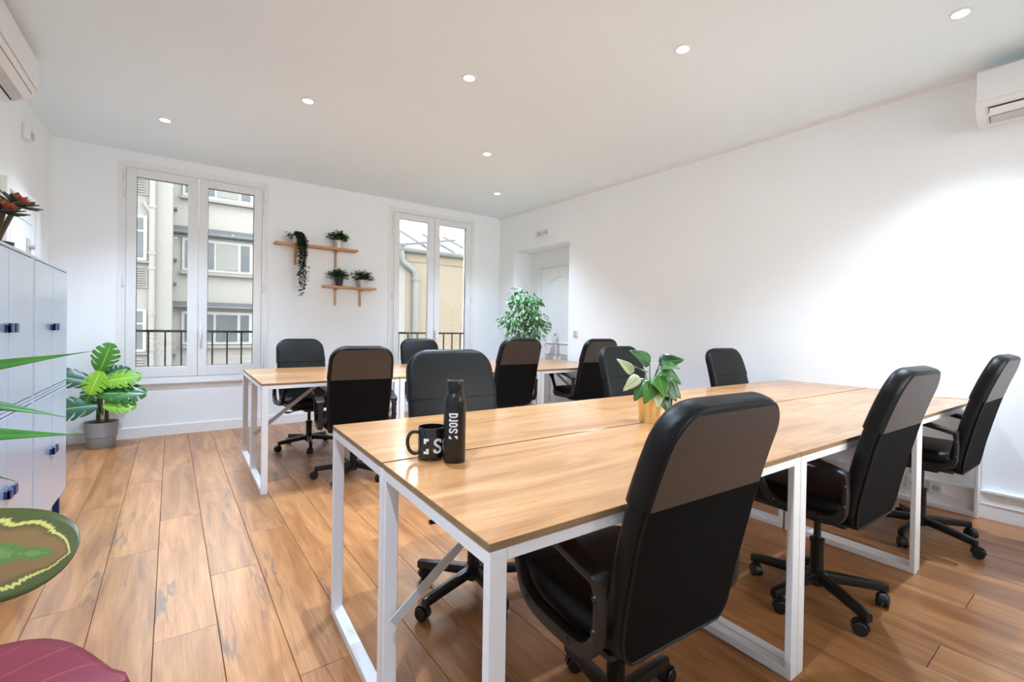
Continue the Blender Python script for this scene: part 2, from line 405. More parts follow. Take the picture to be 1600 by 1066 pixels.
# skirting and cornice
g = G(); g.box(XL+.012, xw(YB), YB-.012, YB, 0, .098); g.box(XL+.012, xw(YB), YB-.008, YB, .098, .104)
struct(g.obj('baseboard_back', M['trim']))
struct(G().box(XL, XL+.012, YN, YB, 0, .1).obj('baseboard_left', M['trim']))
g = G(); g.prism(rq(YN, .62, -.03, 0), 0, .165); g.prism(rq(YN, .62, -.045, 0), .165, .178); g.prism(rq(YN, .62, -.034, 0), .088, .094)
g.prism(rq(.62, RY0, -.03, 0), 0, .165); g.prism(rq(.62, RY0, -.034, 0), .088, .094); g.prism(rq(.62, RY0, -.038, 0), .165, .172)
g.prism(rq(RY1, YB-.02, -.014, 0), 0, .1)
struct(g.obj('baseboard_right', M['trim']))
g = G(); g.prism(rq(YN, YB, -.022, 0), ZC-.026, ZC); g.prism(rq(YN, YB, -.03, 0), ZC-.012, ZC)
struct(g.obj('trim_1', M['trim']), 'thin white cornice strip along the top of the right wall')

# ---- windows
def window(n, xc, hw, lab, yw, rz=0, rail_lab=None):
    """built around the wall plane y=0, outdoors towards +y"""
    X0, X1 = -hw, hw; loc, rot = (xc, yw, 0), (0, 0, rz)
    fr = struct(G().box(X0, X0+.028, -.012, .045, WZ0, WZ1).box(X1-.028, X1, -.012, .045, WZ0, WZ1)
                .box(X0+.028, X1-.028, -.012, .045, WZ1-.028, WZ1).box(X0+.028, X1-.028, -.012, .045, WZ0, WZ0+.04).obj(n, M['frame'], None, False, loc, rot), lab)
    zb, zt = WZ0+.043, WZ1-.031
    for side, (a, b) in enumerate(((X0+.031, -.002), (.002, X1-.031))):
        s = .078; g = G(); y0, y1 = -.016, .04; zl = .705; zh = 2.592
        g.bbox(a, a+s, y0, y1, zb, zt, .004).bbox(b-s-.012*(1-side), b, y0, y1, zb, zt, .004)
        g.bbox(a+s, b-s, y0+.001, y1, zh, zt, .004).bbox(a+s, b-s, y0+.001, y1, zb, zl, .004)
        sash = g.obj('sash', M['frame'], fr)
        G().box(a+s-.004, b-s+.004, .030, .036, zl-.004, zh+.004).obj('pane', M['glass'], sash)
        gk = G(); t = .004
        gk.box(a+s, a+s+t, .016, .0295, zl, zh).box(b-s-t, b-s, .016, .0295, zl, zh).box(a+s, b-s, .016, .0295, zh-t, zh).box(a+s, b-s, .016, .0295, zl, zl+t)
        gk.obj('glazing_seal', M['dark'], sash)
        hx = X0+.012 if side == 0 else X1-.012
        for hz in (.68, 1.55, 2.42, 2.58):
            G().cyl((hx, -.022, hz-.045), (hx, -.022, hz-.004), .008, 10).cyl((hx, -.022, hz+.002), (hx, -.022, hz+.043), .008, 10).box(hx-.006, hx+.006, -.02, -.011, hz-.045, hz+.043).obj('hinge', M['frame'], fr)
    G().bbox(.006, .034, -.026, -.015, 1.02, 1.16, .004).cyl((.02, -.024, 1.1), (.02, -.055, 1.1), .009, 10).bbox(.008, .032, -.066, -.052, .965, 1.11, .006).obj('window_handle', M['frame'], fr, smooth=True)
    G().bbox(X0-.03, X1+.03, -.032, 0, WZ0-.028, WZ0-.004, .004).obj('window_sill', M['trim'], fr)
    g = G().box(X0-.035, X0, -.008, 0, WZ0-.005, WZ1+.035).box(X1, X1+.035, -.008, 0, WZ0-.005, WZ1+.035).box(X0, X1, -.008, 0, WZ1, WZ1+.035)
    g.obj('window_casing', M['trim'], fr)
    if not rail_lab: return
    r = thing('guard_rail', rail_lab, 'railing', (xc, yw+.22, 0))     # iron guard rail outside
    G().box(-hw, hw, -.014, .014, 1.05, 1.075).obj('top_rail', M['iron'], r)
    G().box(-hw, hw, -.01, .01, .575, .595).obj('bottom_rail', M['iron'], r)
    bmsh = G().box(-.0075, .0075, -.0075, .0075, .595, 1.05).mesh('baluster', M['iron'])
    nb = 9
    for i in range(nb): ob('baluster', bmsh, r, (-hw+.06+(2*hw-.12)*i/(nb-1), 0, 0))
window('window_1', sum(W1)/2, (W1[1]-W1[0])/2, 'tall white double casement window left of the shelves', YB, 0, 'black iron guard rail outside the left window')
window('window_2', sum(W2)/2, (W2[1]-W2[0])/2, 'tall white double casement window right of the shelves', YB, 0, 'black iron guard rail outside the right window, nearer the corner')
for i, c in enumerate(NW): window('window_%d' % (3+i), c, .61, 'tall white double casement window in the wall behind the viewer', YN, PI)

# ---- door in the recess
def rx(y, d): return xw(y)+d
d = struct(G().prism(rq(4.50, 5.335, RD-.05, RD-.001), .008, 2.03).obj('door_1', M['trim']), 'white panelled door with arched moulding in the wall recess')
def on_door(y, z, dd): return (xw(y)+RD-.05-dd, y, z)
def moulding(path, r=.011): return G().tube([on_door(y, z, .003) for y, z in path], r, 6, closed=True)
arch = [(5.20, .95), (5.20, 1.82)]+[(5.20-.56*t, 1.82+.085*(0.5-0.5*math.cos(2*PI*t))) for t in [i/14 for i in range(1, 14)]]+[(4.64, 1.82), (4.64, .95)]
moulding(arch).obj('panel_moulding', M['trim'], d)
moulding([(5.20, .20), (5.20, .80), (4.64, .80), (4.64, .20)]).obj('panel_moulding', M['trim'], d)
g = G().cyl(on_door(4.57, 1.02, 0), on_door(4.57, 1.02, .05), .01, 10).cyl(on_door(4.57, 1.02, .045), on_door(4.68, 1.02, .045), .009, 10)
g.obj('door_handle', M['chrome'], d, smooth=True)
g = G(); g.prism(rq(5.337, 5.40, RD-.06, RD), 0, 2.095); g.prism(rq(RY0, 4.498, RD-.06, RD), 0, 2.095); g.prism(rq(4.498, 5.337, RD-.06, RD), 2.033, 2.095)
g.obj('door_casing', M['trim'], d)
# ---- door in the left wall
d2 = struct(G().box(XL-.0, XL+.012, 4.60, 5.37, .01, 2.04).obj('door_2', M['acwhite']), 'pale grey door in the left wall beyond the lockers')
g = G().box(XL, XL+.03, 4.535, 4.597, 0, 2.11).box(XL, XL+.03, 5.373, 5.435, 0, 2.11).box(XL, XL+.03, 4.597, 5.373, 2.043, 2.11)
g.obj('door_casing', M['trim'], d2)
g = G(); g.box(XL+.012, XL+.017, 4.68, 5.29, 1.9, 1.915).box(XL+.012, XL+.017, 4.68, 4.695, 1.0, 1.9).box(XL+.012, XL+.017, 5.275, 5.29, 1.0, 1.9).box(XL+.012, XL+.017, 4.68, 5.29, .985, 1.0)
g.obj('panel_moulding', M['trim'], d2)
G().cyl((XL+.012, 5.16, 1.72), (XL+.05, 5.16, 1.72), .022, 12).box(XL+.012, XL+.018, 5.10, 5.2, 1.66, 1.78).obj('lock', M['acgrey'], d2)

# ------------------------------------------------------------------ ceiling spotlights
lens_m = G().lathe([(.0005, -.001), (.034, -.001), (.034, .004), (.0005, .004)], 24, caps=False).mesh('lens', M['lamp'])
ring_m = G().lathe([(.035, -.0), (.036, -.006), (.044, -.005), (.047, 0), (.044, .001), (.036, .002)], 28, caps=False).mesh('trim_ring', M['trim'], True)
def downlight(x, y, label):
    t = thing('recessed_downlight', label, 'ceiling light', (x, y, ZC-.001), 0, 'recessed ceiling spotlights')
    ob('trim_ring', ring_m, t); ob('lens', lens_m, t, (0, 0, -.003))
    L = bpy.data.lights.new('spot_beam', 'SPOT'); L.energy = LAMP_W; L.color = LAMP_COL; L.spot_size = math.radians(112); L.spot_blend = 1.0; L.shadow_soft_size = .028
    ob('spot_beam', L, t, (0, 0, -.012))
for x, y, l in ((-.135, 4.892, 'recessed spotlight in the ceiling above the left window, leftmost one'),
                (.739, 3.793, 'recessed spotlight second from the left in the long diagonal line'),
                (1.537, 2.764, 'recessed spotlight in the middle of the ceiling'),
                (2.389, 1.695, 'bright recessed spotlight right of the ceiling centre'),
                (3.26, .625, 'recessed spotlight nearest the right air conditioner'),
                (2.349, 3.848, 'recessed spotlight above the far chairs, halfway to the right window'),
                (3.141, 4.887, 'smallest recessed spotlight, close to the far right corner'),
                (.739, 1.70, 'recessed spotlight above the near end of the front desks'),
                (-.135, .63, 'recessed spotlight right above the viewer')):
    downlight(x, y, l)

# ------------------------------------------------------------------ buildings across the courtyard
KY = 20/11
def ez(z11): return CAM_H+(z11-CAM_H)*KY
def ex(x11): return x11*KY
bd = thing('opposite_building', 'pale rendered apartment building across the courtyard, seen through the left window', 'building', (0, 18, 0))
Z0, Z1 = -6, 7.5
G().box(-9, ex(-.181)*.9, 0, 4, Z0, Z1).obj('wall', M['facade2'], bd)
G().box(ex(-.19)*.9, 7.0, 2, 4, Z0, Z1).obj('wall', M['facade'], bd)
k9 = 18/11
def ex9(x): return x*k9
def ez9(z): return CAM_H+(z-CAM_H)*k9
for sz0, sz1 in ((2.29, 3.105), (.62, 1.40), (3.95, 4.7)):
    wn = G().box(ex9(-.95), ex9(-.55), -.05, .0, ez9(sz0), ez9(sz1)).obj('window', M['farframe'], bd)
    for a, b in ((.52, .96), (.04, .48)):
        hh = ez9(sz1)-ez9(sz0); pz0, pz1 = (ez9(sz0)+hh*.68, ez9(sz0)+hh*.95) if a > .5 else (ez9(sz0)+hh*.06, ez9(sz0)+hh*.64)
        G().box(ex9(-.90), ex9(-.60), -.06, -.05, pz0, pz1).obj('pane', M['farglass'], wn)
    G().box(ex9(-.98), ex9(-.51), -.16, 0, ez9(sz0)-.08, ez9(sz0)-.02).obj('sill', M['zinc'], wn)
for sz0, sz1 in ((1.786, 2.195), (3.48, 3.9), (.1, .52)):
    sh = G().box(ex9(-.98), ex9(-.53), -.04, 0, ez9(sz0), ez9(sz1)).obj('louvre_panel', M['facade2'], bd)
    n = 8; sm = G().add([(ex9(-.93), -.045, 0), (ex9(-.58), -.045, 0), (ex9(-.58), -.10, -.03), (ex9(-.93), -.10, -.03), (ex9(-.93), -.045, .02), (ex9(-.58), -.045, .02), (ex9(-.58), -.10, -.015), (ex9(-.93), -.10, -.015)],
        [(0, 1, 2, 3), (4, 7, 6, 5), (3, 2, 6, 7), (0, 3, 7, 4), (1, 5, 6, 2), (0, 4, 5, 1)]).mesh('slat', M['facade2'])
    for i in range(n): ob('slat', sm, sh, (0, 0, ez9(sz0)+.1+(ez9(sz1)-ez9(sz0)-.16)*i/(n-1)))
g = G().cyl((ex9(-.475), -.12, Z0), (ex9(-.475), -.12, Z1), .075, 12)
for zz in (-1, .3, 1.4, 2.75, 3.2, 4.6): g.cyl((ex9(-.475), -.12, zz), (ex9(-.475), -.12, zz+.1), .092, 12)
g.cyl((ex9(-.6), -.12, ez9(3.35)), (ex9(-.48), -.12, ez9(3.15)), .05, 10)
g.obj('downpipe', M['facade2'], bd, smooth=True)
for zt, zb in ((2.98, 2.84), (1.567, 1.44), (4.40, 4.27), (.15, .02)):
    aw = G().box(ex(-.17), 7.0, 1.7, 2, ez(zb), ez(zt)).obj('awning_box', M['awning'], bd)
    G().box(ex(-.17), 7.0, 1.66, 1.7, ez(zb)+.04, ez(zb)+.09).obj('valance', M['zinc'], aw)
for zb, zt, g3 in ((2.163, 2.785, 0), (.747, 1.385, 1), (3.59, 4.2, 0), (-.67, -.04, 1)):
    for a, b, lights in ((-.03, .14, ((0.02, .12),)), (.30, 1.135, ((.335, .475), (.515, .875), (.925, 1.075))), (1.30, 2.1, ((1.34, 1.5), (1.55, 1.9), (1.94, 2.06)))):
        wn = G().box(ex(a), ex(b), 1.93, 2, ez(zb), ez(zt)).obj('window', M['farframe'], bd)
        for i, (p, q) in enumerate(lights):
            G().box(ex(p), ex(q), 1.9, 1.93, ez(zb)+.1, ez(zt)-.1).obj('pane', M['curtain'] if (i == 1 and not g3) else M['farglass'], wn)
        G().box(ex(a)-.05, ex(b)+.08, 1.8, 2, ez(zb)-.13, ez(zb)-.03).obj('sill', M['facade2'], wn)
for zz in (3.3, 2.35, 1.9, .55): G().box(ex(-.175)*.9-.02, ex(-.175)*.9+.09, 1.75, 2, ez(zz)-.05, ez(zz)+.03).obj('vent_cowl', M['awning'], bd)

an = thing('courtyard_annex', 'beige rendered annex with zinc gutter and glass roof, seen through the right window', 'building', (4.5, 12, 0))
G().box(.33, 4.5, 0, .3, Z0, 3.275).obj('wall', M['beige'], an)
G().box(-1.2, .33, .02, .3, Z0, 3.275).obj('wall', M['facade2'], an)
G().box(.33, 4.5, -.03, 0, 2.93, 2.96).obj('string_course', M['beige'], an)
gp = [(math.cos(a)*.1, math.sin(a)*.1) for a in [PI+PI*i/8 for i in range(9)]]
gi = [(x*.9, y*.9) for x, y in reversed(gp)]
g = G(); ring = gp+gi
g.loft([[(x, -.1+a, 3.25+b) for a, b in ring] for x in (-.6, 4.5)])
for x in (1.55, 3.0): g.loft([[(xx, -.1+a*1.12, 3.25+b*1.12) for a, b in ring] for xx in (x, x+.05)])
g.obj('gutter', M['zinc'], an, smooth=True)
pth = crom([(.16, -.1, 3.2), (.17, -.1, 3.02), (.24, -.1, 2.87), (.42, -.1, 2.74), (.53, -.1, 2.64), (.565, -.1, 2.5), (.565, -.1, 2.4)], 5)
g = G().tube(pth, .075, 12).cyl((.565, -.1, 2.42), (.565, -.1, Z0), .083, 12).cyl((.565, -.1, 2.42), (.565, -.1, 2.5), .1, 12).cyl((.19, -.1, 3.0), (.17, -.1, 3.05), .088, 12)
g.obj('downpipe', M['zinc'], an, smooth=True)
rf = G().add([(-.6, 0, 3.28), (4.5, 0, 3.28), (4.5, 2.2, 4.15), (-.6, 2.2, 4.15), (-.6, 0, 3.30), (4.5, 0, 3.30), (4.5, 2.2, 4.17), (-.6, 2.2, 4.17)],
             [(0, 3, 2, 1), (4, 5, 6, 7), (0, 1, 5, 4), (2, 3, 7, 6), (0, 4, 7, 3), (1, 2, 6, 5)]).obj('glass_roof', M['facade2'], an)
for i in range(7): G().bar((-.5+i*.75, -.02, 3.32), (-.5+i*.75, 2.2, 4.2), .035, .05).obj('glazing_bar', M['zinc'], rf)
G().bar((.1, -.05, 3.33), (2.25, .9, 3.86), .06, .06).obj('roof_brace', M['awning'], rf)
struct(G().box(-60, 60, -40, 60, -6.4, -6.2).obj('ground', M['ground']), 'paved courtyard far below')

# ------------------------------------------------------------------ desks
TOPZ, TT = .75, .017
def rail_loop(W, lw=.04, ld=.022):
    g = G(); zt = TOPZ-TT
    g.bbox(-lw/2, lw/2, 0, ld, .0, zt, .002, 1).bbox(-lw/2, lw/2, W-ld, W, .0, zt, .002, 1)
    g.bbox(-lw/2+.0006, lw/2-.0006, ld-.004, W-ld+.004, .0006, .032, .002, 1).bbox(-lw/2+.0006, lw/2-.0006, ld-.004, W-ld+.004, zt-.03, zt-.0006, .002, 1)
    return g
deskcache = {}
def desk(x, y, rz, L, label, group, flip=False, W=.6):
    """x,y = near-left corner (before flip), built along +x"""
    k = round(L, 3)
    if k not in deskcache:
        g = G().bbox(0, L, 0, W, TOPZ-TT, TOPZ, .0012, 1); tm = g.mesh('tabletop', [M['desk'], M['deskedge']])
        for p in tm.polygons:
            if abs(p.normal.z) < .5: p.material_index = 1
        lm = rail_loop(W).mesh('leg_frame', M['white_metal'])
        zt = TOPZ-TT
        rm = G().bbox(.0408, L-.0408, 0, .02, -.024, 0, .0015, 1).mesh('long_rail', M['white_metal'])
        bl = G().bar((.02, 0, .30), (.55, 0, zt-.012), .028, .006, up=(0, 1, 0)).mesh('brace', M['grey_metal'])
        br = G().bar((L-.02, 0, .30), (L-.55, 0, zt-.012), .028, .006, up=(0, 1, 0)).mesh('brace', M['grey_metal'])
        deskcache[k] = (tm, lm, rm, bl, br)
    tm, lm, rm, bl, br = deskcache[k]
    t = thing('desk', label, 'desk', (x, y, 0), rz, group)
    ob('tabletop', tm, t); zt = TOPZ-TT
    ob('leg_frame', lm, t, (.0205, 0, 0)); ob('leg_frame', lm, t, (L-.0205, 0, 0))
    ob('long_rail', rm, t, (0, .0005, zt)); ob('long_rail', rm, t, (0, W-.0205, zt))
    yb = W-.04 if not flip else .04
    if not flip: ob('brace', bl, t, (0, yb, 0)); ob('brace', br, t, (0, yb, 0))
    return t
RZN = -.0225
def nd(u, v): c, s = math.cos(RZN), math.sin(RZN); return (.452+c*u-s*v, .714+s*u+c*v)
gr = 'desks of the front cluster'
for i, lab in enumerate(('oak-topped white desk nearest the viewer, under the bottle', 'oak-topped white desk in the middle of the front cluster, near row', 'oak-topped white desk of the near row, against the right wall')):
    x, y = nd(1.203*i+.001, 0); desk(x, y, RZN-.003*(i == 1), 1.2, lab, gr)
for i, lab in enumerate(('oak-topped white desk behind the mug, back row of the front cluster', 'oak-topped white desk beneath the gold plant pot, back row', 'oak-topped white desk of the back row touching the right wall')):
    x, y = nd(1.203*i+.001, .612); desk(x, y, RZN, 1.2, lab, gr, True)
gr = 'desks of the far cluster'
fx = (.425, 1.385, 2.81)
for i, (a, l, lab) in enumerate(((.425, .955, 'short oak-topped desk at the left end of the far cluster, near row'), (1.385, 1.42, 'long oak-topped desk in the middle of the far cluster, near row'), (2.81, 1.12, 'oak-topped desk at the right end of the far cluster, near row'))):
    desk(a, 3.535, 0, l, lab, gr)
for i, (a, l, lab) in enumerate(((.425, .955, 'short oak-topped desk at the left end of the far cluster, window row'), (1.385, 1.42, 'long oak-topped desk in the middle of the far cluster, window row'), (2.81, 1.12, 'oak-topped desk at the right end of the far cluster, window row'))):
    desk(a, 4.15, 0, l, lab, gr, True)

# ------------------------------------------------------------------ office chairs
def rrect(w, d0, d1, r, n=5):
    """rounded rectangle ring in (x,d)"""
    out = []; r = min(r, (d1-d0)/2-.0005, w/1-.0005)
    for cx, cy, a0 in ((w-r, d1-r, 0), (-w+r, d1-r, PI/2), (-w+r, d0+r, PI), (w-r, d0+r, 1.5*PI)):
        for i in range(n): a = a0+PI/2*i/(n-1); out.append((cx+r*math.cos(a), cy+r*math.sin(a)))
    return out
BZ = [.385, .5, .6, .7, .78, .86, .94, 1.006]; BY = [-.205, -.222, -.243, -.266, -.287, -.312, -.340, -.362]
bp_ = crom([(0, y, z) for y, z in zip(BY, BZ)], 8)
BL = [0]
for a, b in zip(bp_[:-1], bp_[1:]): BL.append(BL[-1]+(b-a).length)
BT = BL[-1]
def bframe(s):
    s = max(0, min(BT, s)); 
    i = max(0, min(len(BL)-2, next((j for j in range(len(BL)-1) if BL[j+1] >= s), len(BL)-2)))
    t = (s-BL[i])/(BL[i+1]-BL[i]); p = bp_[i].lerp(bp_[i+1], t)
    a = bp_[max(0, i-1)]; b = bp_[min(len(bp_)-1, i+2)]; tg = (b-a).normalized()
    return p, Vector((0, tg.z, -tg.y))      # forward normal (+y)
def bw(s):
    base = interp(s, [0, .12, .3, .42, BT], [.205, .215, .222, .22, .208])
    for dd, r in ((s, .07), (BT-s, .10)):
        if dd < r: base -= r-math.sqrt(max(0, r*r-(r-dd)**2))
    return base
def bth(s):
    th = interp(s, [0, .1, .3, .5, BT], [.05, .06, .058, .055, .05]); e = 1
    for dd, r in ((s, .025), (BT-s, .03)):
        if dd < r: e = min(e, .35+.65*math.sqrt(max(0, 1-(1-dd/r)**2)))
    return th, e
SEAM = next(BL[i] for i in range(len(bp_)) if bp_[i].z >= .775)
def slist(a, b):
    l = [a]; 
    for k in range(1, 40): l.append(a+(b-a)*k/40)
    l.append(b)
    for x in (.0015, .004, .008, .014, .02, .03, BT-.0015, BT-.004, BT-.008, BT-.014, BT-.022, BT-.032):
        if a < x < b: l.append(x)
    return sorted(set(round(v, 5) for v in l))
def back_loft(a, b, grow):
    rings = []
    for s in slist(a, b):
        p, n = bframe(s); th, e = bth(s); mid = th*.5; w = bw(s)+grow
        ring = rrect(w, (1-e)*th*.1-grow, mid+th/2*e+grow, .024)
        rings.append([(x, p.y+n.y*d, p.z+n.z*d) for x, d in ring])
    return G().loft(rings)
def back_patch(a, b, inset, off):
    rows = [a+(b-a)*i/24 for i in range(25)]; v = []; f = []; nx = 9
    for s in rows:
        p, n = bframe(s); w = bw(s)-inset
        for d in (off, off+.004):
            for j in range(nx):
                x = -w+2*w*j/(nx-1); v.append((x, p.y+n.y*d, p.z+n.z*d))
    for i in range(24):
        for j in range(nx-1):
            for q, rev in ((0, 0), (nx, 1)):
                a0 = i*2*nx+q+j; b0 = (i+1)*2*nx+q+j
                f.append((a0, b0, b0+1, a0+1) if rev else (a0, a0+1, b0+1, b0))
        for j in (0, nx-1): a0 = i*2*nx+j; b0 = (i+1)*2*nx+j; f.append((a0, b0, b0+nx, a0+nx))
    for i in (0, 24):
        for j in range(nx-1): a0 = i*2*nx+j; f.append((a0, a0+1, a0+1+nx, a0+nx))
    return G().add(v, f)
def rear_outline(inset, off):
    L = slist(.012, BT-.014); P = []
    for s in L: p, n = bframe(s); P.append((bw(s)-inset, p.y+n.y*off, p.z+n.z*off))
    for s in reversed(L): p, n = bframe(s); P.append((-bw(s)+inset, p.y+n.y*off, p.z+n.z*off))
    return P
CM = {}
CM['backrest'] = back_loft(0, SEAM+.02, 0).mesh('backrest', M['leather'], True)
CM['head_cover'] = back_loft(SEAM, BT, .0042).mesh('head_cover', M['leather'], True)
CM['rear_panel'] = back_patch(.006, SEAM-.002, .017, -.0025).mesh('rear_panel', M['fabric'], True)
CM['rear_head_sheen_panel'] = back_patch(SEAM+.001, BT-.016, .017, -.0058).mesh('rear_head_sheen_panel', M['floor_sheen'], True)  # upper rear face, floor reflection put into its colour
CM['piping'] = G().tube(rear_outline(.014, -.001), .0045, 6, closed=True).mesh('piping', M['leather'], True)
# seat
rings = []
for i in range(29):
    t = i/28; y = -.19+.425*t; dd = min(t, 1-t)*.425; w = .232-.012*t
    r = .08
    if dd < r: w -= (r-math.sqrt(max(0, r*r-(r-dd)**2)))*.9
    e = 1 if dd > .03 else .4+.6*math.sqrt(max(0, 1-(1-dd/.03)**2))
    zc = .455-.02*max(0, (t-.75)/.25)**2; th = .095
    rings.append([(x, y, zc+dz) for x, dz in rrect(w, -th/2*e, th/2*e, .04)])
CM['seat'] = G().loft(rings).mesh('seat', M['leather'], True)
CM['seat_shell'] = G().bbox(-.2, .2, -.18, .2, .392, .412, .008).mesh('seat_shell', M['plastic'], True)
CM['mechanism'] = G().bbox(-.07, .07, -.09, .12, .352, .392, .01).bbox(-.035, .035, -.165, -.08, .372, .392, .006).mesh('mechanism', M['blackmetal'], True)
CM['lever'] = G().tube([(.06, .06, .375), (.15, .09, .372), (.19, .10, .365)], .005, 8).bbox(.185, .235, .09, .112, .358, .371, .004).mesh('lever', M['plastic'], True)
# arm loop
ap = [(-.196, .605), (-.200, .54), (-.192, .475), (-.155, .437), (-.06, .432), (.04, .44), (.092, .47), (.122, .53), (.158, .60), (.172, .628), (.13, .650), (.05, .657), (-.04, .65), (-.13, .632), (-.19, .617)]
loop = crom([(0, y, z) for y, z in ap], 5, True); n = len(loop); rings = []
cen = Vector((0, -.02, .545))
for i, p in enumerate(loop):
    t = (loop[(i+1) % n]-loop[i-1]).normalized(); nr = Vector((0, -t.z, t.y))
    top = max(0, min(1, (p.z-.585)/.04)); bot = max(0, min(1, (.5-p.z)/.05))
    hw = .017+.011*top; ht = .0085+.002*top+.009*bot
    rings.append([p+Vector((a, 0, 0))+nr*b for a, b in rrect(hw, -ht, ht, .006, 3)])
CM['armrest'] = G().loft(rings, closed=True).mesh('armrest', M['plastic'], True)
CM['bolt'] = G().lathe([(.0005, .004), (.006, .004), (.009, .0), (.009, -.004)], 10, caps=False).mesh('bolt', M['bolt'], True)
CM['column'] = G().lathe([(.0255, .055), (.0265, .06), (.0265, .105), (.026, .11), (.026, .232), (.029, .236), (.029, .25), (.024, .252), (.0145, .252), (.0145, .36)], 20).mesh('gas_column', M['blackmetal'], True)
CM['hub'] = G().lathe([(.03, .062), (.038, .068), (.04, .11), (.034, .118), (.027, .12)], 20).mesh('hub', M['blackmetal'], True)
rings = []
for r, zt, h, w in ((.025, .117, .042, .036), (.1, .111, .04, .034), (.2, .100, .036, .031), (.262, .094, .036, .03), (.272, .090, .032, .026)):
    rings.append([(r, y, z) for y, z in rrect(w/2, zt-h, zt, .006, 3)])
CM['base_leg'] = G().loft(rings).mesh('base_leg', M['blackmetal'], True)
g = G()
for s in (-1, 1):
    g.loft([[(.018+.026*k*math.cos(2*PI*i/18), s*.0135+yy, .0265+.026*k*math.sin(2*PI*i/18)) for i in range(18)] for yy, k in ((-.009*1, .86), (-.006, 1), (.006, 1), (.009, .86))])
hood = [[(.018+r*math.cos(a), yy, .0285+r*math.sin(a)) for r, a in [(.031, math.radians(-5+19*i)) for i in range(11)]+[(.027, math.radians(185-19*i)) for i in range(11)]] for yy in (-.013, .013)]
g.loft(hood); g.cyl((0, 0, .03), (0, 0, .062), .007, 10); g.cyl((.018, -.022, .0265), (.018, .022, .0265), .006, 10)
CM['caster'] = g.mesh('caster', M['rubber'], True)
def chair(x, y, rz, dz, base, label, group, seed):
    rnd = random.Random(seed)
    t = thing('office_chair', label, 'office chair', (x, y, 0), rz, group)
    z = (0, 0, dz)
    ob('hub', CM['hub'], t); 
    col = ob('gas_column', CM['column'], t, (0, 0, 0)); col.scale = (1, 1, (.36+dz)/.36)
    for i in range(5):
        a = base-rz+2*PI*i/5
        lg = ob('base_leg', CM['base_leg'], t, (0, 0, 0), (0, 0, a))
        ob('caster', CM['caster'], lg, (.258, 0, 0), (0, 0, rnd.uniform(-2.6, 2.6)))
    ob('mechanism', CM['mechanism'], t, z); ob('lever', CM['lever'], t, z)
    st = ob('seat', CM['seat'], t, z); ob('seat_shell', CM['seat_shell'], st)
    bk = ob('backrest', CM['backrest'], t, z); ob('rear_panel', CM['rear_panel'], bk); ob('piping', CM['piping'], bk); ob('head_cover', CM['head_cover'], bk); ob('rear_head_sheen_panel', CM['rear_head_sheen_panel'], bk)
    for s in (-1, 1):
        am = ob('armrest', CM['armrest'], t, (s*.252, 0, dz))
        for by, bz in ((-.198, .575), (-.196, .50), (-.11, .434), (.06, .452)):
            ob('bolt', CM['bolt'], am, (s*.0165, by, bz), (0, s*PI/2, 0))
    return t
ga, gb, gc, gd = 'chairs on the near side of the front desks', 'chairs on the back side of the front desks', 'chairs on the near side of the far desks', 'chairs on the window side of the far desks'
D = math.radians
chair(1.0, .895, -.05, -.015, D(78), 'black leather office chair nearest the viewer, back turned', ga, 1)
chair(2.222, .852, -.03, .009, D(96), 'black office chair with its full wheeled base in view, second from the viewer', ga, 2)
chair(3.40, .775, -.016, .035, D(-40), 'black office chair at the right wall, rightmost in view', ga, 3)
chair(1.02, 1.735, 3.03, .02, D(196), 'black office chair facing the viewer behind the mug and bottle', gb, 4)
chair(2.70, 2.12, PI, .006, D(30), 'black office chair facing the viewer behind the gold potted plant', gb, 5)
chair(3.66, 1.85, 3.04, -.01, D(60), 'black office chair facing the viewer alone before the white right wall', gb, 6)
chair(1.05, 3.60, -.12, -.01, D(231), 'black office chair with its back turned at the left end of the far desks', gc, 7)
chair(2.42, 3.64, -.02, .049, D(10), 'black office chair with its back turned below the leafy tree', gc, 8)
chair(3.40, 3.61, -.06, .042, D(40), 'black office chair with its back turned below the light switch', gc, 9)
chair(.962, 4.72, 3.226, -.005, D(190), 'black office chair facing the viewer below the hanging plant shelf', gd, 10)
chair(2.13, 4.63, 3.06, .0, D(20), 'black office chair facing the viewer in front of the right window', gd, 11)

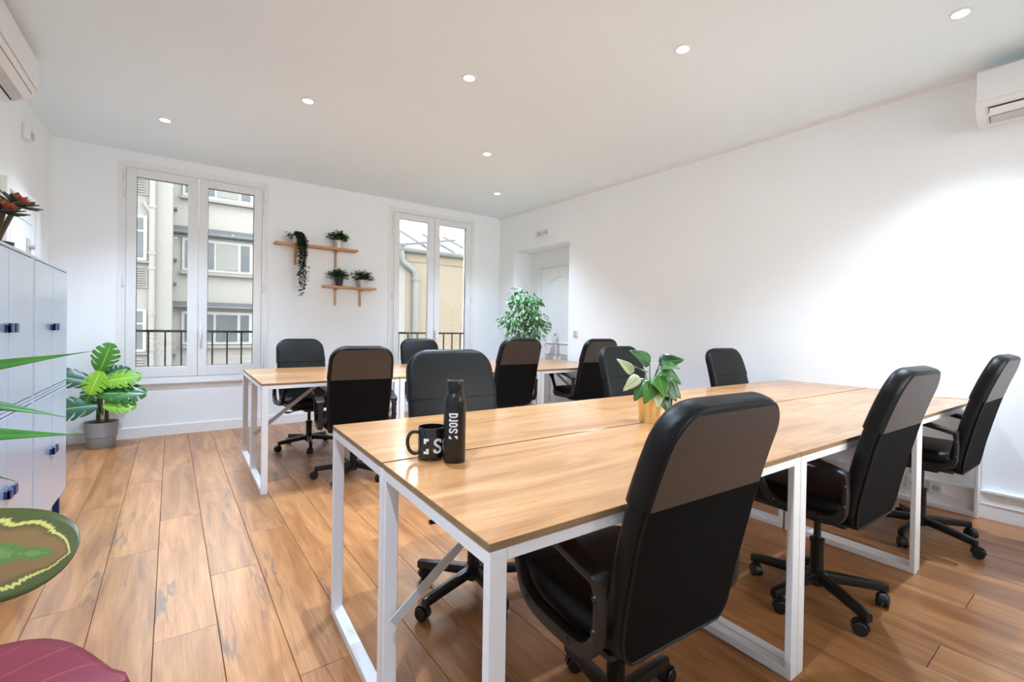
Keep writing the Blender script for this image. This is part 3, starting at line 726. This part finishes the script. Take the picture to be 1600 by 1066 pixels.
# ------------------------------------------------------------------ blue lockers
def locker(y0, y1, z0, z1, label, legs):
    W = y1-y0; x0, x1 = -.945, -.565
    t = thing('locker', label, 'locker', ((x0+x1)/2, (y0+y1)/2, 0 if legs else z0))
    hx, hy = (x1-x0)/2, W/2; zb = z0 if legs else 0; zt = z1 if legs else z1-z0
    g = G().box(-hx, hx-.004, -hy+.001, hy-.001, zb+.012, zt-.012).box(hx-.0035, hx-.002, -hy+.014, hy-.014, zb+.0145, zt-.0145, 1)
    g.bbox(-hx, hx+.012, -hy+.001, hy-.001, zt-.014, zt-.0005, .003).bbox(-hx, hx+.012, -hy+.001, hy-.001, zb+.0005, zb+.014, .003)
    g.box(hx-.002, hx+.012, -hy+.001, -hy+.014, zb+.012, zt-.012).box(hx-.002, hx+.012, hy-.014, hy-.001, zb+.012, zt-.012)
    bo = g.obj('body', [M['cab'], M['navy']], t)
    for s in (-1, 1):
        a, b = (-hy+.016, -.002) if s < 0 else (.002, hy-.016)
        dr = G().bbox(hx-.001, hx+.014, a, b, zb+.018, zt-.018, .003).obj('door', M['cab'], t)
        zz = (zb+zt)/2; c = -.03*1 if s < 0 else .03
        G().box(hx+.014, hx+.03, c-.02, c+.02, zz-.018, zz+.012).box(hx+.024, hx+.034, c-.02, c+.02, zz-.018, zz+.018).obj('handle', M['navy'], dr)
    if legs:
        for sx in (-1, 1):
            for sy in (-1, 1):
                G().box(sx*(hx-.02)-.014, sx*(hx-.02)+.014, sy*(hy-.05)-.014, sy*(hy-.05)+.014, 0, zb+.012).obj('leg', M['navy'], t)
locker(3.04, 3.80, .16, .787, 'lower blue metal locker at the far end, on navy legs', True)
locker(2.278, 3.038, .16, .787, 'lower blue metal locker cut by the left photo edge, on navy legs', True)
locker(3.04, 3.80, .788, 1.446, 'upper blue metal locker at the far end of the row', False)
locker(2.278, 3.038, .788, 1.446, 'upper blue metal locker cut by the left photo edge', False)

# ------------------------------------------------------------------ air conditioners
def aircon(loc, rz, L, label):
    """local: back at x=0, front at +x, length along y"""
    t = thing('air_conditioner', label, 'air conditioner', loc, rz)
    prof = [(0, 0), (.09, -.005), (.165, .03), (.205, .075), (.215, .13), (.215, .26), (.20, .285), (.0, .29)]
    G().loft([[(x, y, z) for x, z in prof] for y in (-L/2, L/2)]).obj('body', M['acwhite'], t)
    G().bbox(.213, .222, -L/2+.004, L/2-.004, .105, .283, .004).obj('front_panel', M['acwhite'], t)
    sl = G(); a, b = Vector((.10, 0, -.006)), Vector((.20, 0, .068))
    nrm = Vector((.6, 0, -.8)).normalized()
    def q(y0, y1, t0, t1, off, th, mm, nm):
        p0, p1 = a.lerp(b, t0)+nrm*off, a.lerp(b, t1)+nrm*off
        return G().add([(p.x+nrm.x*h, y, p.z+nrm.z*h) for h in (0, th) for y in (y0, y1) for p in (p0, p1)], [(0, 1, 3, 2), (4, 6, 7, 5), (0, 2, 6, 4), (1, 5, 7, 3), (0, 4, 5, 1), (2, 3, 7, 6)]).obj(nm, mm, t)
    q(-L/2+.055, L/2-.055, .05, .98, .002, .004, M['dark'], 'outlet_slot')
    q(-L/2+.06, L/2-.06, .12, .48, .010, .006, M['acgrey'], 'vane'); q(-L/2+.06, L/2-.06, .56, .94, .010, .006, M['acwhite'], 'vane')
aircon((XL, 3.84, 2.515), 0, .86, 'white wall air conditioner at the top left, above the lockers')
aircon((xw(.25), .245, 2.46), PI+.0352, .86, 'white wall air conditioner at the top right, under the ceiling')

# ------------------------------------------------------------------ small wall things
t = thing('motion_sensor', 'small white motion sensor high on the left wall', 'sensor', (XL, 5.08, 2.57))
G().bbox(0, .045, -.055, .055, -.06, .06, .012).obj('housing', M['acwhite'], t); G().bbox(.043, .052, -.03, .03, -.045, .005, .004).obj('sensor_lens', M['acgrey'], t)
t = thing('emergency_light', 'small white emergency exit light above the door recess', 'exit light', (xw(4.93)-.001, 4.93, 2.385), .0352)
G().bbox(-.05, 0, -.14, .14, 0, .105, .006).obj('housing', M['acwhite'], t)
G().bbox(-.056, -.049, -.125, .125, .028, .095, .003).obj('sign_panel', M['potwhite'], t)
g = G()
# running figure and arrow pictogram
for a, b in (((.05, .075), (.03, .055)), ((.03, .055), (.05, .038)), ((.03, .055), (.005, .05)), ((.05, .075), (.075, .065)), ((.05, .038), (.085, .034)), ((.005, .05), (-.0, .032))):
    g.bar((-.0575, a[0], a[1]), (-.0575, b[0], b[1]), .002, .009, up=(1, 0, 0))
g.bar((-.0575, -.03, .06), (-.0575, -.1, .06), .002, .008, up=(1, 0, 0)).bar((-.0575, -.1, .06), (-.0575, -.08, .08), .002, .008, up=(1, 0, 0)).bar((-.0575, -.1, .06), (-.0575, -.08, .04), .002, .008, up=(1, 0, 0))
g.obj('pictogram', M['dark'], t)
t = thing('light_switch', 'white light switch on the right wall beside the recess', 'light switch', (xw(4.3)-.001, 4.30, 1.10), .0352)
G().bbox(-.01, 0, -.042, .042, -.042, .042, .003).obj('plate', M['trim'], t); G().bbox(-.015, -.009, -.028, .028, -.03, .03, .002).obj('rocker', M['acgrey'], t)
def outlet(y, z, label, port=False):
    t = thing('wall_socket', label, 'socket', (xw(y)-.031, y, z), .0352)
    G().bbox(-.008, 0, -.036, .036, -.036, .036, .003).obj('plate', M['socket'], t)
    if port: G().box(-.0095, -.0075, -.012, .012, -.012, .01).obj('port', M['dark'], t)
    else:
        r = [(-.0095+.0015*k, .022*math.cos(2*PI*i/16), .022*math.sin(2*PI*i/16)) for k in (0, 1) for i in range(16)]
        G().loft([r[:16], r[16:]]).obj('recess', M['acgrey'], t)
        for s in (-1, 1): G().cyl((-.0112, s*.009, 0), (-.0095, s*.009, 0), .003, 8).obj('pin_hole', M['dark'], t)
outlet(1.04, .205, 'upper wall socket, left of three, behind the desk leg'); outlet(.965, .205, 'upper wall socket next to the leftmost, behind the desk leg')
outlet(.845, .125, 'wall socket at the end of the white trunking near the right chair'); outlet(.965, .125, 'network port plate under the upper wall sockets', True)
t = thing('cable_box', 'low white box with a loose black cable by the far door', 'box', (3.72, 4.56, 0))
G().bbox(-.14, .14, -.12, .12, 0, .2, .006).obj('case', M['acwhite'], t)
for k in range(3): G().box(-.12, .12, -.123, -.12, .05+k*.05, .058+k*.05).obj('vent_slot', M['acgrey'], t)
G().tube(crom([(.0, -.13, .02), (-.05, -.2, .008), (.03, -.27, .008), (.1, -.2, .008), (.02, -.15, .06), (0, -.125, .14)], 6), .005, 6).obj('cable', M['cable'], t)
t = thing('power_strip', 'thin white power strip lying at the wall end of the desk', 'power strip', (3.90, .80, TOPZ), D(-62))
G().bbox(-.16, .16, -.03, .03, 0, .018, .004).obj('case', M['acwhite'], t)
for i in range(4): G().lathe([(.0005, .0186), (.018, .0186), (.019, .018)], 14, (-.11+.07*i, 0, 0), caps=False).obj('outlet', M['acgrey'], t)

# ------------------------------------------------------------------ wall shelves
def shelf(x0, x1, z, brk, label):
    t = thing('wall_shelf', label, 'shelf', ((x0+x1)/2, YB, z)); h = (x1-x0)/2
    G().bbox(-h, h, -.155, 0, -.026, 0, .002, 1).obj('board', M['pine'], t)
    for bx in brk:
        b = bx-(x0+x1)/2
        G().bbox(b-.012, b+.012, -.02, 0, -.235, -.026, .002, 1).bbox(b-.012, b+.012, -.13, -.02, -.048, -.026, .002, 1).obj('bracket', M['pine'], t)
shelf(.825, 1.735, 2.09, (1.05, 1.50), 'upper pine shelf with the trailing plant')
shelf(1.345, 1.965, 1.632, (1.50, 1.80), 'lower pine shelf with two small potted plants')

# ------------------------------------------------------------------ plants
def leafgrid(L, Wd, outline, nu=10, nv=6, droop=.2, fold=.15, wave=0, cosu=False):
    """leaf along +x, width along y, from the origin; returns verts, faces, uv"""
    v, f, uv = [], [], []
    for i in range(nu+1):
        u = .5-.5*math.cos(PI*i/nu) if cosu else i/nu; w_ = outline(u)*Wd/2
        for j in range(nv+1):
            q = 2*j/nv-1; y = q*w_
            z = -droop*L*u*u+abs(q)*w_*fold+wave*Wd*math.sin(u*9)*q*q
            v.append((L*u, y, z)); uv.append((u, j/nv))
    for i in range(nu):
        for j in range(nv): a = i*(nv+1)+j; f.append((a, a+1, a+nv+2, a+nv+1))
    return v, f, uv
def leafmesh(name, m, *a, thick=.0008, **k):
    v, f, uv = leafgrid(*a, **k)
    n = len(v); v2 = v+[(x, y, z-thick) for x, y, z in v]
    edges = {}
    for q in f:
        for e in zip(q, q[1:]+q[:1]): edges[e] = 1
    rim = [(a, b) for (a, b) in edges if (b, a) not in edges]
    f2 = f+[tuple(reversed([i+n for i in q])) for q in f]+[(b, a, a+n, b+n) for a, b in rim]
    return me(name, v2, f2, m, True, uv=uv+uv)
ov = lambda u: math.sin(PI*min(1, u**.8))**.75 if 0 < u < 1 else .0
lance = lambda u: max(.0, math.sin(PI*(.12+.88*u))**.8*(1-u**4)) if u < 1 else 0
heart = lambda u: (.55+.6*math.sin(PI*min(1, u*1.05+.12)))*math.sqrt(max(0, 1-u))**.6 if u > 0 else .35
rounded = lambda u: (max(0, 1-abs(2*u-1)**2)**.5)*(1-.12*u)
blunt = lambda u: max(0, 1-abs(2*u-1)**2.7)**.5
def orient(axis, normal):
    x = Vector(axis).normalized(); z = Vector(normal); z = (z-x*z.dot(x)).normalized(); y = z.cross(x)
    return Matrix((x, y, z)).transposed().to_euler()
def place(mesh, name, parent, p, axis, normal, s=1):
    o = ob(name, mesh, parent, p, orient(axis, normal)); o.scale = (s, s, s); return o
def pot(t, prof, m, soil_r, soil_z, seg=28):
    G().lathe(prof, seg, caps=False).obj('pot', m, t, smooth=True)
    G().lathe([(.0005, soil_z+.004), (soil_r*.6, soil_z+.002), (soil_r, soil_z)], 18, caps=False).obj('soil', M['soil'], t)
def potprof(rb, rt, h, th=.004): return [(.0005, 0), (rb, 0), (rt, h), (rt-th, h), (rb-th, th*1.5), (.0005, th*1.5)]
def scatter_leaves(name, parent, mat_, pts, L, Wd, rnd, out=ov):
    """many small leaves joined as one part"""
    v0, f0, u0 = leafgrid(L, Wd, out, 4, 2, .25, .25)
    V, F, UV = [], [], []
    for p, ax, s in pts:
        e = orient(ax, (rnd.uniform(-.5, .5), rnd.uniform(-.5, .5), 1)).to_matrix()
        b = len(V)
        for q in v0: V.append(Vector(p)+e@(Vector(q)*s))
        UV += u0; F += [tuple(i+b for i in q) for q in f0]
    return tag(ob(name, me(name, V, F, mat_, True, uv=UV), parent), kind='stuff')

# monstera
def monstera_mesh(m, L, W, droop, lobes=5):
    G_v, G_f, UV = [], [], []
    def wdt(u): return W/2*(max(0, math.sin(PI*min(1, u*.86+.14)))**.65)
    for side in (-1, 1):
        for i in range(lobes):
            a, b = i/lobes, (i+1)/lobes; cols = 4; rows = 6
            base = len(G_v)
            for r in range(rows+1):
                vv = r/rows
                gap = 0 if vv < .42 or i == lobes-1 and False else .26*min(1, (vv-.42)/.2)
                for c in range(cols+1):
                    k = c/cols; uu = a+(b-a)*(gap/2+k*(1-gap)); wl = wdt(min(1, uu))*(1-.07*(2*k-1)**2*(vv > .8))
                    sw = .20*vv*vv*(1-uu)+.03*vv
                    x = L*min(1.02, (uu-.02)+sw); y = side*vv*wl*(1 if uu < .98 else .2)
                    if i == 0 and vv > .2: x -= L*.10*(1-k)*vv
                    z = -droop*L*uu*uu-.22*W*vv*vv*.5+.05*W*vv
                    G_v.append((x, y, z)); UV.append((uu, .5+side*vv/2))
            for r in range(rows):
                for c in range(cols):
                    q = base+r*(cols+1)+c; qq = (q, q+1, q+cols+2, q+cols+1); G_f.append(qq if side > 0 else tuple(reversed(qq)))
    return me('leaf', G_v, G_f, m, True, uv=UV)
t = thing('potted_monstera', 'bright green monstera in a grey pot in the left corner', 'plant', (-.60, 5.72, 0))
pot(t, [(.0005, 0), (.092, 0), (.1, .01), (.107, .1), (.109, .1), (.115, .105), (.122, .235), (.116, .235), (.108, .12), (.09, .02), (.0005, .02)], M['potgrey'], .112, .215)
for a in ((-.02, .0, .0, .55), (.035, .01, .03, .42)): G().tube([(a[0], a[1], .2), (a[0]+.0, a[1], a[3])], [.017, .012], 8).obj('trunk', M['stem'], t, smooth=True)
mons = [((-.01, -.05, .70), (.30, -.1, .9), (.3, -.9, .25), 'monstera', .27, .21), ((.0, -.08, .70), (-.25, -.25, -.7), (-.1, -.9, .4), 'monstera_lime', .22, .19),
        ((.0, -.08, .60), (.9, -.1, .22), (-.1, -.8, .55), 'monstera_lime', .29, .20), ((.0, -.10, .50), (.95, -.15, .03), (-.05, -.8, .55), 'monstera', .33, .23),
        ((.03, -.12, .40), (.85, -.2, -.02), (.1, -.75, .6), 'monstera_lime', .23, .18), ((-.05, -.04, .60), (-.88, -.1, .30), (-.2, -.8, .55), 'monstera_dark', .33, .20),
        ((-.02, -.10, .40), (-.95, -.2, -.02), (.1, -.8, .5), 'monstera_dark', .35, .24), ((-.02, -.06, .60), (-.3, -.2, -.6), (-.3, -.85, .3), 'monstera', .20, .17),
        ((.02, .02, .66), (.5, .2, .2), (.0, -.7, .7), 'monstera_dark', .20, .17)]
for p, ax, nr, mm, L, W in mons:
    G().tube(crom([(.0, .0, .35), (p[0]*.5, p[1]*.5, p[2]*.75), p], 5), .005, 6).obj('petiole', M['gstem'], t, smooth=True)
    place(monstera_mesh(M[mm], L, W, .12), 'leaf', t, p, ax, nr)

# ficus tree
rnd = random.Random(5)
t = thing('potted_ficus_tree', 'leafy green ficus tree standing before the door recess', 'plant', (3.66, 4.98, 0))
pot(t, potprof(.1, .13, .24), M['potwhite'], .122, .21)
for k in range(2): G().tube(crom([(.01*k, .015*k, .2), (-.02+.03*k, .01, .7), (.01+.01*k, 0, 1.15), (0, .0, 1.52)], 5), [.011]*15+[.006], 7).obj('trunk', M['stem'], t, smooth=True)
pts = []
for cx, cy, cz, r, n in ((-.12, -.05, 1.52, .17, 130), (.16, .0, 1.52, .14, 80), (-.18, .02, 1.24, .18, 150), (.18, -.04, 1.22, .19, 160), (.02, -.08, 1.38, .16, 90), (-.08, 0, 1.06, .17, 100), (.14, .02, 1.02, .16, 100), (0, -.06, .9, .16, 60)):
    if cx > 0: cx *= .8
    tips = [Vector((rnd.gauss(0, 1), rnd.gauss(0, 1), rnd.gauss(0, .7))).normalized()*r*rnd.uniform(.3, 1.05) for _ in range(int(n*1.1))]
    for q in tips:
        p = Vector((cx, cy, cz))+q
        pts.append((p, (q.x+rnd.uniform(-.1, .1), q.y+rnd.uniform(-.1, .1), -.06+rnd.uniform(-.1, .06)), rnd.uniform(.75, 1.2)))
    G().tube([(0, 0, cz-.12), (cx*.5, cy*.5, cz-.04), (cx, cy, cz)], [.005, .004, .002], 5).obj('branch', M['stem'], t)
scatter_leaves('foliage', t, M['ficus'], pts, .068, .034, rnd)

# shelf plants
def bushy(x, z, label, pm_, mat_, seed, h=.09, R=.135, n=330, group=None):
    r = random.Random(seed); t = thing('potted_herb', label, 'plant', (x, YB-.085, z), 0, group)
    pot(t, [(.0005, 0), (.036, 0), (.048, h), (.05, h+.003), (.047, h+.003), (.044, h-.01), (.0005, .006)], pm_, .042, h-.012, 20)
    if pm_ is M['tin']:
        for k in range(14):
            a = 2*PI*k/14; G().bar((.0345*math.cos(a), .0345*math.sin(a), .008), (.0455*math.cos(a), .0455*math.sin(a), h-.008), .004, .003).obj('rib', M['tin'], t)
    pts = []
    g = G()
    for _ in range(n//6):
        q = Vector((r.gauss(0, 1), r.gauss(0, .75), abs(r.gauss(0, .8))+.15)).normalized()*R*r.uniform(.55, 1.05)
        if q.y > .07: q.y = .07
        top = Vector((0, 0, h))+q; g.tube([(0, 0, h-.01), Vector((q.x*.35, q.y*.35, h+q.z*.6)), top], .0012, 4)
        for k in range(6):
            u = .35+.65*k/5; p = Vector((q.x*.35, q.y*.35, h+q.z*.6)).lerp(top, u)
            a = r.uniform(0, 2*PI); pts.append((p, (math.cos(a)+q.x*4, .8*math.sin(a)+q.y*4-.2, r.uniform(-.3, .5)), r.uniform(.7, 1.2)))
    g.obj('stems', M['gstem'], t); scatter_leaves('foliage', t, mat_, pts, .040, .021, r)
bushy(1.51, 2.091, 'small bushy plant in a pale ribbed pot on the upper shelf', M['tin'], M['herb'], 3)
bushy(1.525, 1.633, 'small bushy plant in a black pot on the lower shelf', M['potblack'], M['herb'], 4)
bushy(1.80, 1.633, 'small bushy plant in a silver pot on the lower shelf', M['tin'], M['herb'], 6)
r = random.Random(9)
t = thing('trailing_plant', 'dark trailing plant in a white pot hanging off the upper shelf', 'plant', (1.03, YB-.085, 2.091))
pot(t, potprof(.036, .048, .085), M['potwhite'], .043, .072, 20)
pts = []; g = G()
for _ in range(19):
    L = r.uniform(.12, .52) if _ > 3 else r.uniform(.45, .56); dx = r.uniform(-.01, .15)*(1-1.2*L)+.05*L
    P = crom([(0, 0, .08), (dx*.5, -.06, .12), (dx, -.098, .04), (dx+r.uniform(-.02, .02), -.105, -.1), (dx+.01, -.105, -.03-L)], 6); g.tube(P, .0014, 4)
    for i, p in enumerate(P):
        for k in range(3):
            a = r.uniform(0, 2*PI); pts.append((p+Vector((r.uniform(-.012, .012), r.uniform(-.01, .0), r.uniform(-.012, .012))), (math.cos(a), -.5+.3*math.sin(a), r.uniform(-.9, .2)), r.uniform(.7, 1.15)))
for _ in range(12):
    q = Vector((r.uniform(-.13, .1), r.uniform(-.08, .04), r.uniform(.07, .13)))
    g.tube([(0, 0, .08), q*.6+Vector((0, 0, .04)), q], .0013, 4)
    for k in range(7):
        a = r.uniform(0, 2*PI); pts.append((q*(.4+.1*k), (math.cos(a), math.sin(a)-.3, r.uniform(-.3, .5)), r.uniform(.7, 1.1)))
g.obj('stems', M['gstem'], t); scatter_leaves('foliage', t, M['ivy'], pts, .034, .021, r)

# gold-potted plant on the desk
t = thing('gold_potted_plant', 'variegated pothos in a gold metal pot on the desk joint', 'plant', (1.625, 1.288, TOPZ))
pot(t, [(.0005, 0), (.040, 0), (.0425, .003), (.058, .124), (.0615, .126), (.0615, .130), (.057, .130), (.054, .12), (.0005, .01)], M['gold'], .054, .108)
G().bar((-.0432*.72, -.0432*.72, .004), (-.0582*.72, -.0582*.72, .122), .003, .003).obj('pot_seam', M['gold'], t)
pl = leafmesh('leaf', M['pothos'], .102, .074, heart, nu=9, nv=6, droop=.3, fold=.12)
pp = leafmesh('leaf', M['pothos_pale'], .09, .052, heart, nu=9, nv=6, droop=.3, fold=.15)
R_, U_, B_ = Vector((.80, -.6, 0)), Vector((0, 0, 1)), Vector((-.6, -.8, 0))   # right, up, towards the door
for a, u, b, ax, nr, m_ in ((-.05, .22, .02, (-.75, -.55, .2), (-.1, .35, .9), pp), (-.07, .235, -.02, (-.5, .6, .1), (0, .6, .7), pp), (-.02, .205, .03, (-.6, -.7, .3), (-.2, .6, .75), pl),
                         (.01, .22, .04, (.35, -.45, .6), (0, .5, .8), pl), (.03, .27, .03, (.2, .15, .4), (.3, .5, .8), pl), (.0, .29, -.01, (-.55, .5, .2), (.0, .6, .7), pl),
                         (.045, .25, .0, (.75, -.3, .2), (.2, .5, .8), pl), (.05, .2, .02, (.75, -.55, .3), (.1, .4, .8), pl), (.035, .15, .05, (.4, -.85, .35), (.25, .45, .8), pl),
                         (.04, .29, .0, (.55, .2, .2), (.1, .5, .8), pl), (.02, .17, .055, (-.1, -.7, .6), (0, .35, .85), pp), (-.01, .24, -.05, (-.3, .3, -.6), (0, .7, -.4), pl), (.05, .22, -.04, (.6, .2, -.5), (0, .7, -.3), pl), (.02, .23, .05, (.1, -.5, .7), (0, .5, .8), pl), (.0, .20, .05, (-.35, -.6, .5), (0, .4, .85), pl), (.03, .205, .05, (.5, -.5, .4), (.1, .5, .8), pl)):
    p = R_*a+U_*(.1+(u-.1)*.8)+B_*b; axis = R_*ax[0]+U_*ax[1]+B_*ax[2]; nrm = R_*nr[0]+U_*nr[1]+B_*nr[2]
    G().tube(crom([(0, 0, .1), p*.5+Vector((0, 0, .07)), p], 4), .0022, 5).obj('petiole', M['stem'], t)
    place(m_, 'leaf', t, p, axis, nrm)

# succulent on the lockers
t = thing('potted_succulent', 'red tipped rosette succulent on top of the lockers', 'plant', (-.75, 3.40, 1.4465))
pot(t, potprof(.05, .065, .09), M['potblack'], .058, .075, 20)
s1 = leafmesh('leaf', M['succ'], .085, .03, rounded, nu=6, nv=3, droop=-.15, fold=.2, thick=.004)
s2 = leafmesh('leaf', M['succred'], .05, .022, rounded, nu=6, nv=3, droop=-.3, fold=.2, thick=.004)
for hx, hy, hz, tl, sc in ((.03, .2, .31, (.45, -.25, 1), 1.15), (.02, .02, .24, (.4, -.3, 1), 1.1), (-.04, -.14, .26, (-.2, -.3, 1), .9)):
    hd = Vector((hx, hy, hz)); G().tube(crom([(0, 0, .06), (hx*.3, hy*.35, hz*.5), hd], 6), [.011]*12+[.009], 7).obj('stem', M['stem'], t, smooth=True)
    nrm = Vector(tl).normalized(); o1 = nrm.orthogonal().normalized(); o2 = nrm.cross(o1)
    for k in range(22):
        a = k*2.4; lay = k/22
        dr = (o1*math.cos(a)+o2*math.sin(a))*(1-.45*lay)+nrm*(.02+.7*lay)
        place(s1 if k < 13 else s2, 'leaf', t, hd+nrm*.012*lay, dr, nrm, sc)

# plants right beside the viewer, left
t = thing('calathea_plant', 'calathea with a broad cream-ringed leaf at the left edge', 'plant', (-.56, 1.22, 0))
pot(t, potprof(.1, .13, .24), M['potgrey'], .122, .215)
cl = leafmesh('leaf', M['calathea'], .285, .155, blunt, cosu=True, nu=30, nv=12, droop=.08, fold=-.06, thick=.0012)
for p, ax, nr in (((-.40+.56, 1.165-1.22, .775), (.87, -.46, .02), (-.36, -.62, .68)), ((-.05, .1, .80), (-.2, .8, .5), (-.3, -.5, .8)), ((-.08, -.08, .72), (-.35, -.8, .3), (.2, .3, .9)),
                  ((.03, -.12, .60), (.3, -.8, .25), (0, .3, .9)), ((.06, .12, .64), (.35, .75, .2), (0, -.4, .9)), ((-.06, .12, .6), (-.3, .8, .3), (.2, -.3, .9))):
    G().tube(crom([(p[0]*.12, p[1]*.12, .2), (p[0]*.45, p[1]*.45, p[2]*.65), p], 6), .004, 6).obj('petiole', M['gstem'], t, smooth=True)
    place(cl, 'leaf', t, p, ax, nr)
t = thing('burgundy_leaf_plant', 'dark burgundy broad-leaved plant in the lower left corner', 'plant', (-.42, .62, 0))
pot(t, potprof(.1, .13, .24), M['potwhite'], .122, .215)
rl = leafmesh('leaf', M['redleaf'], .19, .15, heart, nu=12, nv=8, droop=.10, fold=-.08, thick=.0015)
for p, ax, nr in (((.20, .13, .755), (.92, -.38, -.02), (-.15, -.1, .98)), ((-.06, .1, .7), (-.4, .8, .2), (0, -.3, .9)), ((-.1, -.08, .62), (-.8, -.4, .2), (.2, 0, .9)), ((.08, -.12, .6), (.5, -.8, .1), (0, .2, .9)), ((.05, .14, .55), (.3, .85, .1), (0, -.2, .9))):
    G().tube(crom([(p[0]*.12, p[1]*.12, .2), (p[0]*.4, p[1]*.4, p[2]*.75), p], 6), .0045, 6).obj('petiole', M['stem'], t, smooth=True)
    place(rl, 'leaf', t, p, ax, nr)
t = thing('spear_leaf_plant', 'plant with long pointed green leaves reaching in from the left', 'plant', (-.66, 1.72, 0))
pot(t, potprof(.1, .13, .24), M['potgrey'], .122, .215)
G().tube(crom([(0, 0, .2), (.02, 0, .5), (0, 0, .95)], 5), [.02]*10+[.016], 8).obj('trunk', M['stem'], t, smooth=True)
sl = {}
for L, ax, dr, z in ((.50, (.93, -.30, .26), .06, .96), (.38, (.86, -.30, .10), .55, .97), (.49, (.93, -.30, -.03), .02, .885), (.30, (.88, -.3, -.10), .6, .87), (.5, (-.4, .8, .6), .3, .9), (.45, (-.3, -.85, .5), .3, .9), (.5, (.1, .3, 1), .1, .9), (.48, (.3, .9, .3), .3, .88), (.4, (-.2, -.3, .9), .1, .9), (.42, (-.35, .1, .9), .15, .9), (.45, (.45, -.85, .5), .3, .86), (.4, (-.3, .5, .1), .3, .82)):
    place(leafmesh('leaf', M['yucca'], L, .046, lance, nu=14, nv=4, droop=dr, fold=.25, thick=.0012), 'leaf', t, (0, 0, z), ax, (-.2, -.75, .65))

# ------------------------------------------------------------------ mug and bottle with print
def stroke(pts, w, closed=False):
    """flat ribbon quads in 2-D"""
    P = [Vector((a, b)) for a, b in pts]; n = len(P); V, F = [], []
    for i, p in enumerate(P):
        a = P[i-1] if (closed or i > 0) else p; b = P[(i+1) % n] if (closed or i < n-1) else p
        t = (b-a).normalized(); nr = Vector((-t.y, t.x)); V += [p+nr*w/2, p-nr*w/2]
    for i in range(n if closed else n-1): j = (i+1) % n; F.append((2*i, 2*i+1, 2*j+1, 2*j))
    return V, F
def sm2(pts, n=5, closed=False): return [(p.x, p.y) for p in crom([(a, b, 0) for a, b in pts], n, closed)]
def glyphs():
    """the two corner marks then s o r a, unit x-height = 1, returns list of (verts, faces)"""
    out = []; sw = .165
    def rect(x0, y0, x1, y1):
        n = 4; out.append(([Vector((x0+(x1-x0)*i/n, y)) for i in range(n+1) for y in (y0, y1)], [(2*i, 2*i+2, 2*i+3, 2*i+1) for i in range(n)]))
    m = .34; t_ = .17                                     # corner marks
    rect(0, 1-t_, m, 1.0); rect(0, 1-m, t_, 1-t_)
    rect(0, 0, m, t_); rect(m-t_, t_, m, m)
    x = .66
    out.append(stroke(sm2([(x+.46, .70), (x+.44, .85), (x+.24, .91), (x+.08, .82), (x+.09, .65), (x+.25, .50), (x+.42, .36), (x+.42, .17), (x+.25, .09), (x+.07, .15), (x+.04, .30)]), sw))
    x += .66
    out.append(stroke(sm2([(x+.09, .25), (x+.09, .75), (x+.25, .91), (x+.41, .75), (x+.41, .25), (x+.25, .09)], 5, True), sw, True))
    x += .62
    out.append(stroke([(x+.09, 0), (x+.09, .25), (x+.09, .5), (x+.09, .75), (x+.09, 1.0)], sw)); out.append(stroke(sm2([(x+.09, .62), (x+.14, .82), (x+.32, .91)]), sw))
    x += .42
    out.append(stroke(sm2([(x+.09, .25), (x+.09, .75), (x+.25, .91), (x+.41, .75), (x+.41, .25), (x+.25, .09)], 5, True), sw, True)); out.append(stroke([(x+.43, 0), (x+.43, .25), (x+.43, .5), (x+.43, .75), (x+.43, 1.0)], sw))
    return out
def wrap_text(parent, R, z0, h, ang0, vertical=False, asp=1.0):
    V, F = [], []
    for vs_, fs in glyphs():
        b = len(V)
        for p in vs_:
            if vertical: a = ang0+(p.y-.5)*-h/R; z = z0+p.x*h*asp; aa = a
            else: aa = ang0+p.x*h*asp/R; z = z0+p.y*h
            V.append((R*math.cos(aa), R*math.sin(aa), z))
        F += [tuple(i+b for i in q) for q in fs]
    n = len(V); k = (R-.0012)/R
    V2 = V+[(x*k, y*k, z) for x, y, z in V]; F2 = F+[tuple(reversed([i+n for i in q])) for q in F]
    ed = {}
    for q in F:
        for e in zip(q, q[1:]+q[:1]): ed[e] = 1
    F2 += [(b, a, a+n, b+n) for a, b in ed if (b, a) not in ed]
    ob('printed_logo', me('printed_logo', V2, F2, M['print']), parent)
bx, by = .648, 1.222; mx, my = .606, 1.288
t = thing('water_bottle', 'tall black steel bottle with a white sora logo, beside the mug', 'bottle', (bx, by, TOPZ))
G().lathe([(.0005, 0), (.029, 0), (.0315, .003), (.0325, .008), (.0325, .178), (.0315, .187), (.027, .197), (.0225, .203), (.0215, .206), (.0005, .206)], 40, caps=False).obj('body', M['bottle'], t, smooth=True)
G().lathe([(.0225, .204), (.0235, .206), (.0240, .236), (.0232, .239), (.0195, .239), (.019, .236), (.0005, .2355)], 36, caps=False).obj('cap', M['bottle'], t, smooth=True)
va = math.atan2(-by, -bx)
wrap_text(t, .0329, .0725, .0265, va-.12, True, .98)
t = thing('coffee_mug', 'glossy black mug with a white logo, partly behind the bottle', 'mug', (mx, my, TOPZ))
G().lathe([(.0005, 0), (.036, 0), (.039, .003), (.0405, .01), (.0405, .093), (.0398, .096), (.0375, .096), (.037, .09), (.037, .012), (.033, .006), (.0005, .006)], 40, caps=False).obj('body', M['mug'], t, smooth=True)
va = math.atan2(-my, -mx)
ha = va-D(82)
hp = crom([(math.cos(ha)*a, math.sin(ha)*a, z) for a, z in ((.038, .080), (.056, .082), (.068, .070), (.071, .050), (.065, .029), (.052, .018), (.038, .020))], 6)
G().tube(hp, .0052, 10).obj('handle', M['mug'], t, smooth=True)
wrap_text(t, .0409, .022, .045, va-D(34), False, 1.05)
